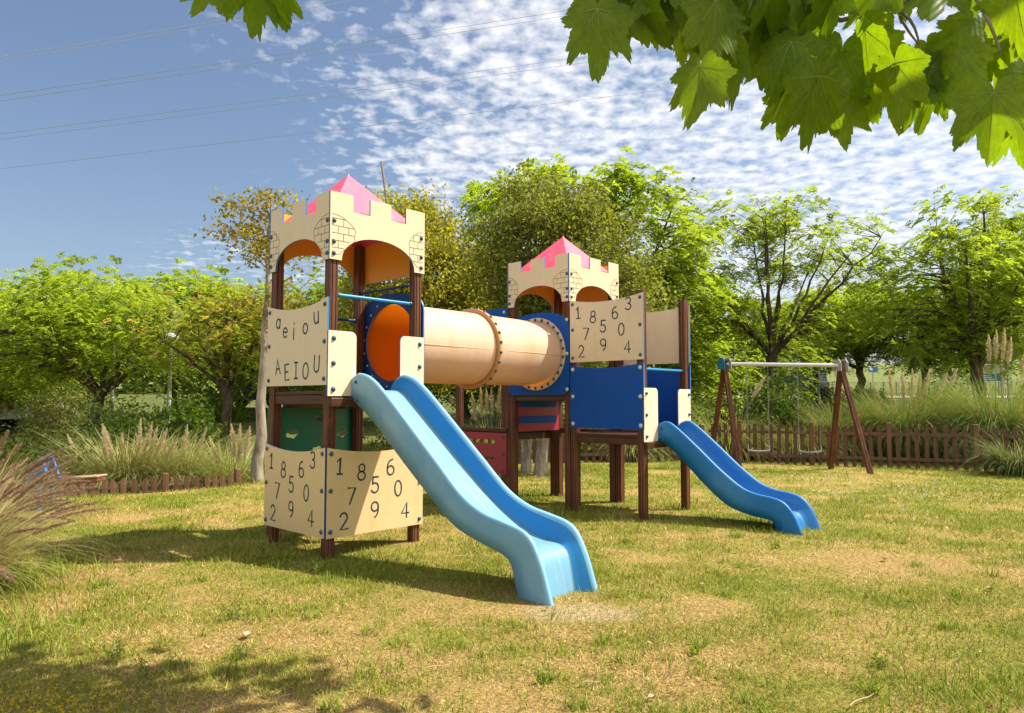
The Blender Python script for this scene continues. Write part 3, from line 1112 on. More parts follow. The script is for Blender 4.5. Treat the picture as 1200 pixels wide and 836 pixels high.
# --- slides
def catmull(pts, n):
    pts = [Vector(p) for p in pts]
    P = [2 * pts[0] - pts[1]] + pts + [2 * pts[-1] - pts[-2]]
    out = []
    for i in range(1, len(P) - 2):
        for k in range(8):
            t = k / 8
            a, b, c, d = P[i - 1], P[i], P[i + 1], P[i + 2]
            out.append(0.5 * ((2 * b) + (c - a) * t + (2 * a - 5 * b + 4 * c - d) * t * t + (3 * b - a - 3 * c + d) * t ** 3))
    out.append(pts[-1])
    L = [0]
    for i in range(1, len(out)):
        L.append(L[-1] + (out[i] - out[i - 1]).length)
    res, j = [], 0
    for k in range(n):
        s = L[-1] * k / (n - 1)
        while j < len(L) - 2 and L[j + 1] < s:
            j += 1
        f = (s - L[j]) / max(1e-9, L[j + 1] - L[j])
        res.append(out[j].lerp(out[j + 1], min(1, f)))
    return res


def slide(top, bed, bot, b0, b1, mat, label, flare=0.095):
    n = 72
    T, B, O = catmull(top, n), catmull(bed, n), catmull(bot, n)
    secs = []
    for i in range(n):
        t, bd, o = T[i], B[i], O[i]
        ins = t.lerp(bd, 0.12)
        up = (t - bd).normalized() if (t - bd).length > 1e-4 else Vector((0, 1))
        low = t - up * 0.028
        half = []
        half.append((0.0, o))
        half.append((0.004, o.lerp(low, 0.5)))
        half.append((0.0, low))
        half.append((0.005, t - up * 0.010))
        half.append((0.018, t))
        half.append((0.036, t - up * 0.002))
        half.append((0.048, t - up * 0.014))
        half.append((0.055, t.lerp(bd, 0.18)))
        fl = flare + 0.05 * max(0.0, (i / (n - 1) - 0.75) / 0.25)
        half.append((0.055 + (fl - 0.055) * 0.5, t.lerp(bd, 0.55)))
        half.append((fl - 0.008, t.lerp(bd, 0.93)))
        half.append((fl + 0.006, t.lerp(bd, 0.985)))
        half.append((fl + 0.028, bd))
        sec = [(b0 + x, p) for x, p in half] + [(b1 - x, p) for x, p in half[::-1]]
        und = bd - up * 0.02
        sec += [(b1 - 0.03, o.lerp(low, 0.02)), (b1 - 0.05, o.lerp(und, 0.8)), (b0 + 0.05, o.lerp(und, 0.8)), (b0 + 0.03, o.lerp(low, 0.02))]
        secs.append([(p.x, b, p.y) for b, p in sec])
    m = len(secs[0])
    vs = sum(secs, [])
    fs = []
    for i in range(n - 1):
        for k in range(m):
            j = (k + 1) % m
            fs.append((i * m + k, i * m + j, (i + 1) * m + j, (i + 1) * m + k))
    mb = MB()
    nh = len(half)
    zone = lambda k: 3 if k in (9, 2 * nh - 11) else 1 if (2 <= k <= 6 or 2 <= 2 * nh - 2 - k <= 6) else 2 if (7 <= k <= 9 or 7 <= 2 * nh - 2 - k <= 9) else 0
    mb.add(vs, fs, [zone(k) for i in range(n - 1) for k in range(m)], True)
    o = mb.build('slide', mat, PLAY)
    o['label'] = label
    bolts(Face('b', b0, -1), [(top[0][0] + 0.10, top[1][1] - 0.07), (top[0][0] + 0.12, bot[1][1] + 0.06)], o, 0.015, 'bolt')
    return o


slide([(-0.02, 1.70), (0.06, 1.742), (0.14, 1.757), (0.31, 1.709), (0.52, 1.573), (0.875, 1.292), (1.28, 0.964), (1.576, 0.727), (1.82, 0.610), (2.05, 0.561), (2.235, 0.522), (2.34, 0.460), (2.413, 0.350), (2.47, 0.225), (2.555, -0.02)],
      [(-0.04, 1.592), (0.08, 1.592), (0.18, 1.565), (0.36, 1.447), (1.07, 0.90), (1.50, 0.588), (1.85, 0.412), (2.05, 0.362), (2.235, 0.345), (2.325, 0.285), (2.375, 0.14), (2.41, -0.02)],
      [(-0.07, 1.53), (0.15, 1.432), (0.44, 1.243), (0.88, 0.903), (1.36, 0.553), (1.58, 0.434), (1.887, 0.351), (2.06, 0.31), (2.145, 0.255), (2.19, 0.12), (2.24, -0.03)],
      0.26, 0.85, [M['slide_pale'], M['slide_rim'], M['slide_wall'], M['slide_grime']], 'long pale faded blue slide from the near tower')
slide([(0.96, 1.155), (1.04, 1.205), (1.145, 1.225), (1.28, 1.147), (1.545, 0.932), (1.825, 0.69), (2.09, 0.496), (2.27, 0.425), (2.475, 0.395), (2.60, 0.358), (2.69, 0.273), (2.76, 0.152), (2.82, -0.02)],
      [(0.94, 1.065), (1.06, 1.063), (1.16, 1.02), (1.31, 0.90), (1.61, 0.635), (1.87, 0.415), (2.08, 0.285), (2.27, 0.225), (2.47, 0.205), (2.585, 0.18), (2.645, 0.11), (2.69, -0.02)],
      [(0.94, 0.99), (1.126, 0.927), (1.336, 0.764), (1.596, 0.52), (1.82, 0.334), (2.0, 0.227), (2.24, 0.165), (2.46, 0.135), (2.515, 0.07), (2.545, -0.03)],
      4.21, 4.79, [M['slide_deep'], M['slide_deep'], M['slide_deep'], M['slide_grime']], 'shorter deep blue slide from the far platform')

# --- decks, beams, bars of the near tower
deck(-S + 0.03, -0.03, 0.03, S - 0.03, 1.585)
for z in (1.50,):
    beam((-S + 0.115, I, z), (-0.115, I, z), 0.06, 0.10)
    beam((-S + 0.115, S - I, z), (-0.115, S - I, z), 0.06, 0.10)
    beam((-I, 0.115, z), (-I, S - 0.115, z), 0.06, 0.10)
    beam((-S + I, 0.115, z), (-S + I, S - 0.115, z), 0.06, 0.10)
beam((-S + 0.03, 0.20, 1.47), (-0.03, 0.20, 1.47), 0.05, 0.12)
beam((0.022, 0.02, 1.475), (0.022, 0.45, 1.475), 0.045, 0.085)


def bar(p, q, r=0.018, mat='bar', name='grab_bar'):
    mb = MB()
    mb.tube([p, q], r, 10)
    o = mb.build(name, M[mat], PLAY)
    dv = (Vector(q) - Vector(p)).normalized()
    for e, sg in ((p, 1), (q, -1)):
        c = MB()
        c.tube([Vector(e) - dv * 0.004, Vector(e) + dv * sg * 0.03], [r * 1.7, r * 1.5], 10)
        c.build('bar_socket', M['bolt'], o)
    return o


bar((-I, 0.115, 2.523), (-I, S - 0.115, 2.523))
bar((-S + I, 0.115, 2.42), (-S + I, S - 0.115, 2.42), 0.016, 'navy')
bar((-S + 0.115, S - I, 2.74), (-0.115, S - I, 2.74), 0.012, 'navy')
# green board low on the far left side, flower shaped holes
def ell(cx, cz, rx, rz, n=20):
    return [(cx + (rx + 0.008 * math.cos(5 * t)) * math.cos(t), cz + (rz + 0.008 * math.cos(5 * t)) * math.sin(t)) for t in (2 * math.pi * i / n for i in range(n))]


gp = board('green_panel', fA_backleft, [(0.02, 0.22), (0.02, 1.42), (S - 0.02, 1.42), (S - 0.02, 0.22)], [M['green'], M['green'], M['green']],
           [ell(0.30, 1.13, 0.075, 0.05), ell(0.62, 0.93, 0.07, 0.05), ell(0.66, 1.30, 0.07, 0.05), ell(0.93, 1.12, 0.075, 0.05), ell(0.33, 0.70, 0.075, 0.05)])

# --- far tower and platform
fB = Face('b', BV, -1)
fB_side = Face('a', BU + S, 1)
fB_back = Face('b', BV + S, 1)
number_board(fB, BU + 0.006, BU + S, 2.005, 2.855, 1)
bp = board('blue_panel', fB, curve_top(BU + 0.006, BU + S, 1.122, 1.965, 0.05), [M['blue'], M['blue'], M['edge']])
bolts(fB, [(BU + s, z) for s in (0.05, S - 0.05) for z in (1.175, 1.54, 1.905)], bp, 0.023, 'bolt_pale')
board('back_panel', fB_back, curve_top(BU + 0.006, BU + S, 2.005, 2.80, 0.05), BM)
board('blue_panel', fB_back, curve_top(BU + 0.006, BU + S, 1.122, 1.965, 0.05), [M['blue'], M['blue'], M['edge']])
cheek(fB_side, BV + 0.0, BV + 0.325, 0.972, 1.648, True, [(BV + 0.06, z) for z in (1.58, 1.31, 1.04)])
cheek(fB_side, BV + S - 0.34, BV + S, 0.972, 1.640, False, [(BV + S - 0.06, z) for z in (1.57, 1.30, 1.04)])
bar((BU + S - I, BV + 0.115, 1.89), (BU + S - I, BV + S - 0.115, 1.89))
deck(BU + 0.03, BU + S - 0.03, BV + 0.03, BV + S - 0.03, 1.055)
deck(BU - S + 0.03, BU - 0.03, BV + 0.03, BV + S - 0.03, 1.585)
deck(BU - 2 * S + 0.03, BU - S - 0.09, BV + 0.03, BV + S - 0.03, 1.02)
for z, a0, a1 in ((0.975, BU + 0.05, BU + S - 0.115), (1.515, BU - S + 0.115, BU - 0.115), (0.945, BU - 2 * S + 0.115, BU - S - 0.10)):
    for b in (BV + I, BV + S - I):
        beam((a0, b, z), (a1, b, z), 0.06, 0.10 if z < 1.2 else 0.07)
    for a in ((a0 + 0.03, a1 + 0.02) if z < 1.2 else (a1 + 0.02,)):
        beam((a, BV + 0.115, z), (a, BV + S - 0.115, z), 0.06, 0.10)
beam((BU + S + 0.01, BV + 0.02, 0.93), (BU + S + 0.01, BV + 0.62, 0.93), 0.045, 0.08)
beam((BU - S + 0.115, BV + S - I, 1.02), (BU - 0.115, BV + S - I, 1.02), 0.06, 0.08)
# red low board behind the platform, red slotted board and blue board of the small side platform
board('red_panel', Face('b', BV + S - 0.13, -1), [(BU + 0.12, 1.06), (BU + 0.12, 1.12), (BU + S - 0.12, 1.12), (BU + S - 0.12, 1.06)], [M['red']] * 3)
def slot(c, z, hw, hh=0.022):
    return [(c + hw * math.cos(R(t)) * (1 if abs(math.cos(R(t))) < 0.2 else 1) , z + hh * math.sin(R(t))) for t in range(0, 360, 20)]
def rslot(s0, s1, z0, z1):
    r = (z1 - z0) / 2
    return [(s1 - r + r * math.cos(R(t)), (z0 + z1) / 2 + r * math.sin(R(t))) for t in range(-90, 91, 30)] + [(s0 + r + r * math.cos(R(t)), (z0 + z1) / 2 + r * math.sin(R(t))) for t in range(90, 271, 30)]
c0, c1 = BU - 2 * S + 0.02, BU - S - 0.02
rp = board('red_panel', Face('b', BV, -1), [(c0, 0.40), (c0, 1.005), (c1, 1.005), (c1, 0.40)], [M['red']] * 3, th=0.02,
           holes=[rslot(c0 + 0.25, c1 - 0.24, 0.845, 0.90), rslot(c0 + 0.40, c0 + 0.62, 0.60, 0.65), rslot(c0 + 0.70, c1 - 0.26, 0.60, 0.65)])
bolts(Face('b', BV, -1), [(c1 - 0.06, z) for z in (0.95, 0.70, 0.45)], rp, 0.02)
beam((c0, BV + 0.02, 1.045), (c1, BV + 0.02, 1.045), 0.05, 0.05)
ub = board('blue_panel', Face('b', BV, -1), [(c0, 2.10), (c0, 2.86), (c1, 2.86), (c1, 2.10)], [M['blue'], M['blue'], M['edge']])
bolts(Face('b', BV, -1), [(c1 - 0.05, 2.80), (c1 - 0.05, 2.2)], ub, 0.021, 'bolt_pale')
# red and blue slatted step board up to the far tower deck
f_step = Face('a', BU - S + 0.13, 1)
sp = board('step_board', f_step, [(BV + 0.10, 1.03), (BV + 0.10, 1.56), (BV + S - 0.14, 1.56), (BV + S - 0.14, 1.03)], [M['red']] * 3)
for z in (1.15, 1.385):
    mb = MB()
    mb.box((BU - S + 0.131, BV + 0.12, z), (BU - S + 0.16, BV + S - 0.24, z + 0.10), bevel=0.004)
    mb.build('step_tread', M['blue'], sp)


# ------------------------------------------------------------------ swing set
def build_swing():
    T0, T1 = Vector((4.66, 15.68, 2.28)), Vector((6.93, 15.10, 2.22))
    sw = thing('swing_set', 'wooden A-frame swing set with grey steel beam, behind the shorter blue slide', 'swing set', (5.8, 15.4, 0))
    L0 = Vector((5.8, 15.4, 0))
    off = Vector((0.178, -0.545, 0))
    mb = MB()
    mb.tube([T0 - L0, T1 - L0], 0.042, 12)
    mb.build('beam', M['steel'], sw)
    sec = []
    h, g = 0.047, 0.008
    for k in range(4):
        c, s = math.cos(k * math.pi / 2), math.sin(k * math.pi / 2)
        for x, y in ((-h + .005, -h), (-g, -h), (0, -h + g), (g, -h), (h - .005, -h)):
            sec.append((x * c - y * s, x * s + y * c))
    for Tp, foot in ((T0, Vector((4.62, 15.70, 0))), (T1, Vector((7.083, 15.105, 0)))):
        for sg in (1, -1):
            top = Tp + Vector((0.0, 0, 0.10)) - off * 0.04 * sg
            ft = foot + off * sg
            ft.z = gz(ft.x, ft.y) - 0.1
            m2 = MB()
            m2.prism(sec, ft - L0, top - L0)
            m2.build('leg', M['post'], sw)
        d = (T1 - T0).normalized() * (1 if Tp is T1 else -1)
        s = off.normalized()
        m3 = MB()
        pts = [(-0.13, -0.12), (0.13, -0.12), (0.12, 0.06), (0.06, 0.13), (-0.06, 0.13), (-0.12, 0.06)]
        c = Tp - L0 + d * 0.0
        for d0, d1 in ((0.062, 0.075), (-0.075, -0.062)):
            vs = [c + d * d0 + s * x + Vector((0, 0, y)) for x, y in pts] + [c + d * d1 + s * x + Vector((0, 0, y)) for x, y in pts]
            fs = [tuple(range(6)), tuple(range(11, 5, -1))] + [(i, (i + 1) % 6, 6 + (i + 1) % 6, 6 + i) for i in range(6)]
            m3.add(vs, fs, 1 if (d0 > 0 and Tp is T0) else 0)
        m3.build('bracket', [M['steel'], M['blue_metal']], sw)
    dirv = (T1 - T0).normalized()
    labels = ('left swing seat on two long chains, nearer the slide', 'right swing seat on two chains, beside the right A-frame')
    for i, (ta, tb) in enumerate(((0.20, 0.375), (0.64, 0.815))):
        pa_, pb_ = T0.lerp(T1, ta), T0.lerp(T1, tb)
        c = (pa_ + pb_) / 2
        zs = 0.375
        hw = 0.225
        root = thing('swing', labels[i], 'swing', (c.x, c.y, zs), math.atan2(dirv.y, dirv.x), 'swings hanging from the beam')
        m = MB()
        ns = 10
        prof = [(-hw + 2 * hw * k / ns, 0.022 * (2 * k / ns - 1) ** 2) for k in range(ns + 1)]
        vs = [(x, -0.075, z) for x, z in prof] + [(x, 0.075, z) for x, z in prof] + [(x, -0.075, z + 0.03) for x, z in prof] + [(x, 0.075, z + 0.03) for x, z in prof]
        q = ns + 1
        fs = []
        for k in range(ns):
            fs += [(k, q + k, q + k + 1, k + 1), (2 * q + k, 2 * q + k + 1, 3 * q + k + 1, 3 * q + k), (k, k + 1, 2 * q + k + 1, 2 * q + k), (q + k, 3 * q + k, 3 * q + k + 1, q + k + 1)]
        fs += [(0, 2 * q, 3 * q, q), (ns, q + ns, 3 * q + ns, 2 * q + ns)]
        m.add(vs, fs)
        m.build('seat', M['seat_grey'], root)
        for sx in (-1, 1):
            ch = MB()
            zt = pa_.z - zs - 0.04
            x0 = sx * hw * 0.96
            for sy in (-1, 1):
                ch.tube([(x0, sy * 0.065, 0.03), (x0, 0, 0.17)], 0.008, 6)
            n = 46
            for k in range(n):
                z0 = 0.17 + (zt - 0.17) * k / n
                z1 = 0.17 + (zt - 0.17) * (k + 1.18) / n
                w = 0.010
                if k % 2:
                    for s2 in (-w, w):
                        ch.tube([(x0 + s2, 0, z0), (x0 + s2, 0, z1)], 0.0030, 4)
                else:
                    for s2 in (-w, w):
                        ch.tube([(x0, s2, z0), (x0, s2, z1)], 0.0030, 4)
            ch.build('chain', M['chain'], root)


build_swing()


# ------------------------------------------------------------------ picket fences
def picket_mesh(h, w=0.085, t=0.022):
    mb = MB()
    o = [(-w / 2, 0), (w / 2, 0), (w / 2, h - 0.035), (w * 0.22, h), (-w * 0.22, h), (-w / 2, h - 0.035)]
    vs = [(x, -t / 2, z) for x, z in o] + [(x, t / 2, z) for x, z in o]
    mb.add(vs, [tuple(range(6)), tuple(range(11, 5, -1))] + [(i, 6 + i, 6 + (i + 1) % 6, (i + 1) % 6) for i in range(6)])
    return mb.mesh('picket', M['picket'])


def fence(path, h, label, spacing, post_every, zoff=0.0, zabs=None):
    gz = (lambda x, y: zabs) if zabs is not None else globals()['gz']
    root = thing('picket_fence', label, 'fence', (path[0][0], path[0][1], gz(*path[0])))
    L0 = root.location.copy()
    me = picket_mesh(h)
    pm = MB()
    pm.box((-0.05, -0.05, -0.2), (0.05, 0.05, h + 0.08), bevel=0.012)
    pme = pm.mesh('fence_post', M['picket'])
    count = 0
    for (x0, y0), (x1, y1) in zip(path[:-1], path[1:]):
        L = math.hypot(x1 - x0, y1 - y0)
        ang = math.atan2(y1 - y0, x1 - x0)
        n = max(1, round(L / spacing))
        for k in range(n):
            t = (k + 0.5) / n
            x, y = x0 + (x1 - x0) * t, y0 + (y1 - y0) * t
            is_post = count % post_every == 0
            o = bpy.data.objects.new('post' if is_post else 'picket', pme if is_post else me)
            nrm = Vector((-math.sin(ang), math.cos(ang), 0)) * (0.0 if is_post else -0.035)
            o.location = Vector((x, y, gz(x, y) + zoff + random.uniform(-0.018, 0.012))) + nrm - L0
            o.rotation_euler = (random.uniform(-0.02, 0.02), random.uniform(-0.03, 0.03), ang)
            link(o, root)
            count += 1
        for zr in (0.20, h - 0.18):
            r = MB()
            a = Vector((x0, y0, gz(x0, y0) + zoff + zr)) - L0
            b = Vector((x1, y1, gz(x1, y1) + zoff + zr)) - L0
            r.prism([(-0.022, -0.035), (0.022, -0.035), (0.022, 0.035), (-0.022, 0.035)], a, b)
            r.build('rail', M['picket'], root)
    return root


fence([(12.6, 13.6), (10.55, 14.9), (8.28, 16.0), (5.97, 16.9), (4.77, 17.5)], 0.92, 'brown wooden picket fence behind the swing set, in front of the tall grasses', 0.178, 9)
fence([(4.70, 17.55), (1.5, 17.0), (-2.2, 16.6)], 0.84, 'brown wooden picket fence behind the climbing frame legs', 0.178, 9)
fence([(-7.6, 10.4), (-6.95, 11.25), (-6.35, 11.95), (-5.35, 12.45), (-4.85, 12.95)], 0.66, 'low orange brown picket fence sunk behind the lawn edge at left', 0.155, 8, zabs=-0.46)


# ------------------------------------------------------------------ trees
def frond_quads(pos, d, L, nl, lw, droop, r):
    """compound leaves: nl leaflets along a drooping axis"""
    n = len(pos)
    d = unit(d)
    side = unit(np.cross(d, np.array([0, 0, 1.0]) + 0.35 * r.normal(size=(n, 3))))
    nrm = unit(np.cross(side, d))
    t = np.linspace(0.12, 1.0, nl)
    Q = []
    for k, tk in enumerate(t):
        c = pos + d * (L * tk)[:, None] + np.array([0, 0, -1.0]) * (droop * L * tk * tk)[:, None]
        for sg in (-1, 1):
            ll = (L * 0.42 * (1 - 0.45 * abs(2 * tk - 0.9)))[:, None]
            dir_ = unit(side * sg * 0.85 + d * 0.55 + nrm * (0.25 * r.normal(size=(n, 1))) + np.array([0, 0, -0.25]))
            tip = c + dir_ * ll
            w = unit(np.cross(dir_, nrm)) * (lw * L)[:, None]
            m = c + dir_ * ll * 0.45
            Q.append(np.stack([c, m + w, tip, m - w], 1))
    return np.stack(Q, 1).reshape(-1, 4, 3)


def simple_quads(pos, r, size, aspect=0.55, droop=0.35):
    n = len(pos)
    d = unit(r.normal(size=(n, 3)) + np.array([0, 0, -droop]))
    side = unit(np.cross(d, r.normal(size=(n, 3))))
    L = (size * (0.6 + 0.8 * r.random(n)))[:, None]
    w = side * L * aspect * 0.5
    return np.stack([pos, pos + d * L * 0.45 + w, pos + d * L, pos + d * L * 0.45 - w], 1)


def bez(p0, p1, p2, n):
    t = np.linspace(0, 1, n)[:, None]
    return (1 - t) ** 2 * p0 + 2 * t * (1 - t) * p1 + t * t * p2


def tree(name, label, cat, group, x, y, fork, rad, lobes, seed, style='frond', leaves=2400, clumps=110, cols=((0.10, 0.17, 0.02), (0.17, 0.24, 0.03)), limbs=7,
         barkm='bark_dark', fl=0.30, spread=0.42, shell=0.5, lean=(0, 0), nl=6, lw=0.10, leafsize=0.1, accent=None, dark_top=0.0, straight=None, limb_r=0.42, z0=None, limb_w=0.0, limb0=0.62):
    """lobes: list of (cx, cy, cz, rx, ry, rz) relative to the tree's foot, in metres; fork = height of the fork"""
    r = np.random.default_rng(seed)
    base_z = gz(x, y) if z0 is None else z0
    root = thing(name, label, cat, (x, y, base_z), 0, group)
    lob = np.array(lobes, float)
    vol = lob[:, 3] * lob[:, 4] * lob[:, 5]
    pick = r.choice(len(lob), clumps, p=vol / vol.sum())
    u = unit(r.normal(size=(clumps, 3)))
    rr = r.random(clumps) ** (shell * 0.6)
    C = lob[pick, :3] + u * rr[:, None] * lob[pick, 3:]
    # drop clumps low over the trunk axis so that branches show
    tk = MB()
    F = np.array([lean[0], lean[1], fork])
    if straight is None:
        pts = bez(np.array([0, 0, -0.15]), np.array([lean[0] * 0.2, lean[1] * 0.2, fork * 0.5]), F, 7)
        pts[1:-1, :2] += r.normal(scale=rad * 0.25, size=(5, 2))
        rads = [rad * (1.35 if i == 0 else 1.05 - 0.30 * i / 6) for i in range(7)]
        tk.tube(pts, rads, 10)
        ends = []
        order = r.permutation(clumps)
        # limb ends spread in azimuth
        azs = np.arctan2(C[:, 1] - F[1], C[:, 0] - F[0])
        for k in range(limbs):
            want = -math.pi + 2 * math.pi * (k + r.random() * 0.6) / limbs
            sc = np.abs((azs - want + math.pi) % (2 * math.pi) - math.pi) - 0.12 * C[:, 2] * r.random(clumps) - limb_w * np.hypot(C[:, 0], C[:, 1])
            ends.append(C[int(np.argmin(sc))])
        limb_pts = []
        for e in ends:
            mid = F + (e - F) * np.array([0.5, 0.5, 0.38]) + np.array([0, 0, 0.12 * np.linalg.norm(e - F) * r.random()])
            p = bez(F - np.array([0, 0, rad * 0.5]), mid, F + (e - F) * 0.93, 9)
            p[2:-1] += r.normal(scale=0.035, size=(6, 3)) * np.linalg.norm(e - F) * 0.3
            rads = [rad * limb_r * (1 - 0.80 * i / 8) + 0.006 for i in range(9)]
            rads[0] = rad * limb0
            tk.tube(p, rads, 7)
            limb_pts += [(p[i], rads[i]) for i in range(2, 9)]
    else:
        top = np.array(straight)
        pts = bez(np.array([0, 0, -0.15]), top * np.array([0.3, 0.3, 0.5]), top, 12)
        pts[1:-1, :2] += r.normal(scale=0.02, size=(10, 2))
        rads = [rad * (1.2 if i == 0 else 1.0 - 0.86 * (i / 11) ** 0.9) for i in range(12)]
        tk.tube(pts, rads, 10)
        limb_pts = [(pts[i], rads[i] * 0.7) for i in range(4, 12)]
    LP = np.array([p for p, _ in limb_pts])
    LR = np.array([q for _, q in limb_pts])
    ax = LP.mean(0)
    for c in C:
        dd = np.linalg.norm(LP - c, axis=1) + 0.9 * np.maximum(0, LP[:, 2] - c[2])
        j = int(np.argmin(dd))
        s = LP[j]
        mid = (s + c) / 2 + np.array([0, 0, 0.10 * np.linalg.norm(c - s)]) + r.normal(scale=0.06, size=3)
        p = bez(s, mid, c, 5)
        r0 = min(LR[j] * 0.75, 0.006 + 0.022 * np.linalg.norm(c - s))
        tk.tube(p, [r0, r0 * 0.8, r0 * 0.6, r0 * 0.45, 0.004], 5, caps=False)
    tk.build('trunk', M[barkm], root)
    k = r.integers(0, clumps, leaves)
    csize = spread * (0.6 + 0.8 * r.random(clumps))
    off = np.clip(r.normal(size=(leaves, 3)), -1.7, 1.7) * np.array([1, 1, 0.62]) * csize[k][:, None]
    pos = C[k] + off
    ctr = lob[pick[k], :3]
    out = unit((pos - ctr) * np.array([1, 1, 0.5]) + 0.6 * r.normal(size=(leaves, 3)))
    tone_c = r.random(clumps)
    if style == 'frond':
        L = fl * (0.65 + 0.7 * r.random(leaves))
        d = out * np.array([1, 1, 0.6]) + np.array([0, 0, 0.25])
        Q = frond_quads(pos, d, L, nl, lw, 0.45 + 0.4 * r.random(leaves), r)
        rep = nl * 2
    else:
        Q = simple_quads(pos, r, leafsize)
        rep = 1
    c0, c1 = np.array(cols[0]), np.array(cols[1])
    mixv = np.clip(0.55 * tone_c[k] + 0.45 * r.random(leaves), 0, 1)[:, None]
    col = c0 + (c1 - c0) * mixv
    if accent is not None:
        am = r.random(leaves) < accent[1]
        col[am] = np.array(accent[0]) * (0.7 + 0.6 * r.random((am.sum(), 1)))
    col = np.repeat(col, rep, axis=0) * (0.85 + 0.3 * r.random((leaves * rep, 1)))
    obj('crown', np_mesh('crown', Q, 4, M['leaf'], col), root)
    return root


def at(px, y):
    return (px - 600.0) / FOC * y


def hz(py, y):
    """height of a point seen at image row py and distance y"""
    return CAM_H + (468.5 - py) * y / FOC


BRIGHT = ((0.21, 0.295, 0.028), (0.39, 0.48, 0.07))
MID = ((0.16, 0.225, 0.022), (0.31, 0.38, 0.05))
OLIVE = ((0.125, 0.155, 0.027), (0.30, 0.32, 0.065))
DARK = ((0.05, 0.085, 0.014), (0.13, 0.175, 0.025))
YEL = ((0.15, 0.17, 0.018), (0.30, 0.29, 0.04))

# left: large bright tree, and its neighbours
tree('spreading_tree', 'broad bright green tree with dark forked trunk, at the left edge behind the tall grass', 'tree', 'feathery green trees around the lawn', at(108, 20), 20, 1.95, 0.17,
     [(-1.2, 0, 3.5, 2.6, 2.2, 1.25), (1.0, 0.2, 3.6, 2.0, 2.0, 1.2), (-0.1, 0, 4.5, 1.4, 1.4, 0.8), (-2.6, 0, 3.1, 1.5, 1.6, 1.0)], 1, leaves=4900, clumps=170, cols=BRIGHT, limbs=9, fl=0.27, shell=0.35, lean=(0.25, 0))
tree('spreading_tree', 'half hidden green tree standing behind the broad bright tree at far left', 'tree', 'feathery green trees around the lawn', at(52, 27), 27, 2.2, 0.20,
     [(-1.5, 0, 3.9, 3.0, 2.4, 1.5), (1.5, 0, 4.2, 2.6, 2.2, 1.4), (-3.2, 0, 3.3, 2.2, 2, 1.2)], 2, leaves=3200, clumps=110, cols=BRIGHT, limbs=7, fl=0.42)
tree('thinning_tree', 'sparse olive and brown leaved tree with a dark trunk, left of the slender pale trunk', 'tree', 'feathery green trees around the lawn', at(265, 19), 19, 2.2, 0.15,
     [(-0.6, 0, 3.6, 1.5, 1.4, 1.1), (0.6, 0, 3.8, 1.2, 1.3, 1.0), (0.1, 0, 4.5, 0.9, 0.9, 0.6)], 3, leaves=2000, clumps=100, cols=((0.20, 0.25, 0.03), (0.38, 0.42, 0.07)), limbs=10, fl=0.21, accent=((0.44, 0.30, 0.12), 0.22), spread=0.28)
tree('spreading_tree', 'mid green tree between the broad tree and the olive tree, farther back', 'tree', 'feathery green trees around the lawn', at(205, 29), 29, 2.4, 0.17,
     [(0, 0, 4.2, 3.2, 2.4, 1.7), (2.6, 0, 3.2, 2.2, 2, 1.3)], 4, leaves=3000, clumps=110, cols=BRIGHT, limbs=7, fl=0.44)
tree('slender_tree', 'tall slender tree with bare pale trunk and thin rusty crown, beside the near tower', 'tree', None, -4.66, 13.3, 3.0, 0.115,
     [(-0.15, 0, 4.75, 0.75, 0.6, 0.75), (0.45, 0, 4.4, 0.6, 0.5, 0.5), (0.1, 0, 5.3, 0.45, 0.4, 0.35), (0.25, 0, 3.5, 0.5, 0.5, 0.5)], 5, style='simple', leaves=2600, clumps=46,
     cols=((0.25, 0.19, 0.03), (0.48, 0.35, 0.08)), barkm='bark_pale', straight=(0.12, 0, 5.5), spread=0.20, leafsize=0.085, accent=((0.20, 0.22, 0.03), 0.35))
# dense trees behind the towers
tree('leafy_tree', 'dense yellow green tree with a pale trunk, behind the near tower and tunnel', 'tree', 'dense trees behind the climbing frame', at(478, 18.5), 18.5, 2.0, 0.17,
     [(0.3, 0, 4.7, 1.5, 1.4, 1.7), (-0.4, 0, 6.0, 1.1, 1.0, 1.1), (0.7, 0, 6.0, 0.9, 0.9, 1.1), (1.1, 0, 3.9, 1.3, 1.2, 1.0), (0.8, 0, 2.8, 1.5, 1.2, 1.0), (-0.9, 0, 3.4, 1.0, 1.2, 1.5), (1.5, 0, 4.7, 0.8, 0.9, 1.2)], 6, style='simple', leaves=44000, clumps=270,
     cols=((0.19, 0.205, 0.02), (0.44, 0.42, 0.055)), barkm='bark_pale', straight=(-0.75, 0, 7.75), spread=0.30, leafsize=0.095, accent=((0.46, 0.38, 0.05), 0.2))
tree('leafy_tree', 'dense dark olive tree, leftmost of two pale trunks behind the far tower', 'tree', 'dense trees behind the climbing frame', 0.30, 15.1, 2.2, 0.115,
     [(-0.2, 0.3, 4.6, 1.0, 1.0, 1.7), (0.1, 0.3, 5.6, 0.8, 0.8, 0.8), (0.3, 0.3, 3.4, 1.1, 1.0, 1.2)], 7, style='simple', leaves=19000, clumps=140, cols=OLIVE, barkm='bark_pale', straight=(0.1, 0.2, 6.1), spread=0.27, leafsize=0.085)
tree('leafy_tree', 'dense dark olive tree, right of two pale trunks behind the far tower', 'tree', 'dense trees behind the climbing frame', 0.56, 14.4, 2.2, 0.135,
     [(1.0, 0.5, 4.3, 1.3, 1.1, 1.5), (0.6, 0.5, 5.4, 0.9, 0.9, 0.8), (1.5, 0.5, 3.3, 1.2, 1.1, 1.3)], 8, style='simple', leaves=22000, clumps=150, cols=OLIVE, barkm='bark_pale', straight=(0.75, 0.4, 5.9), spread=0.28, leafsize=0.085)
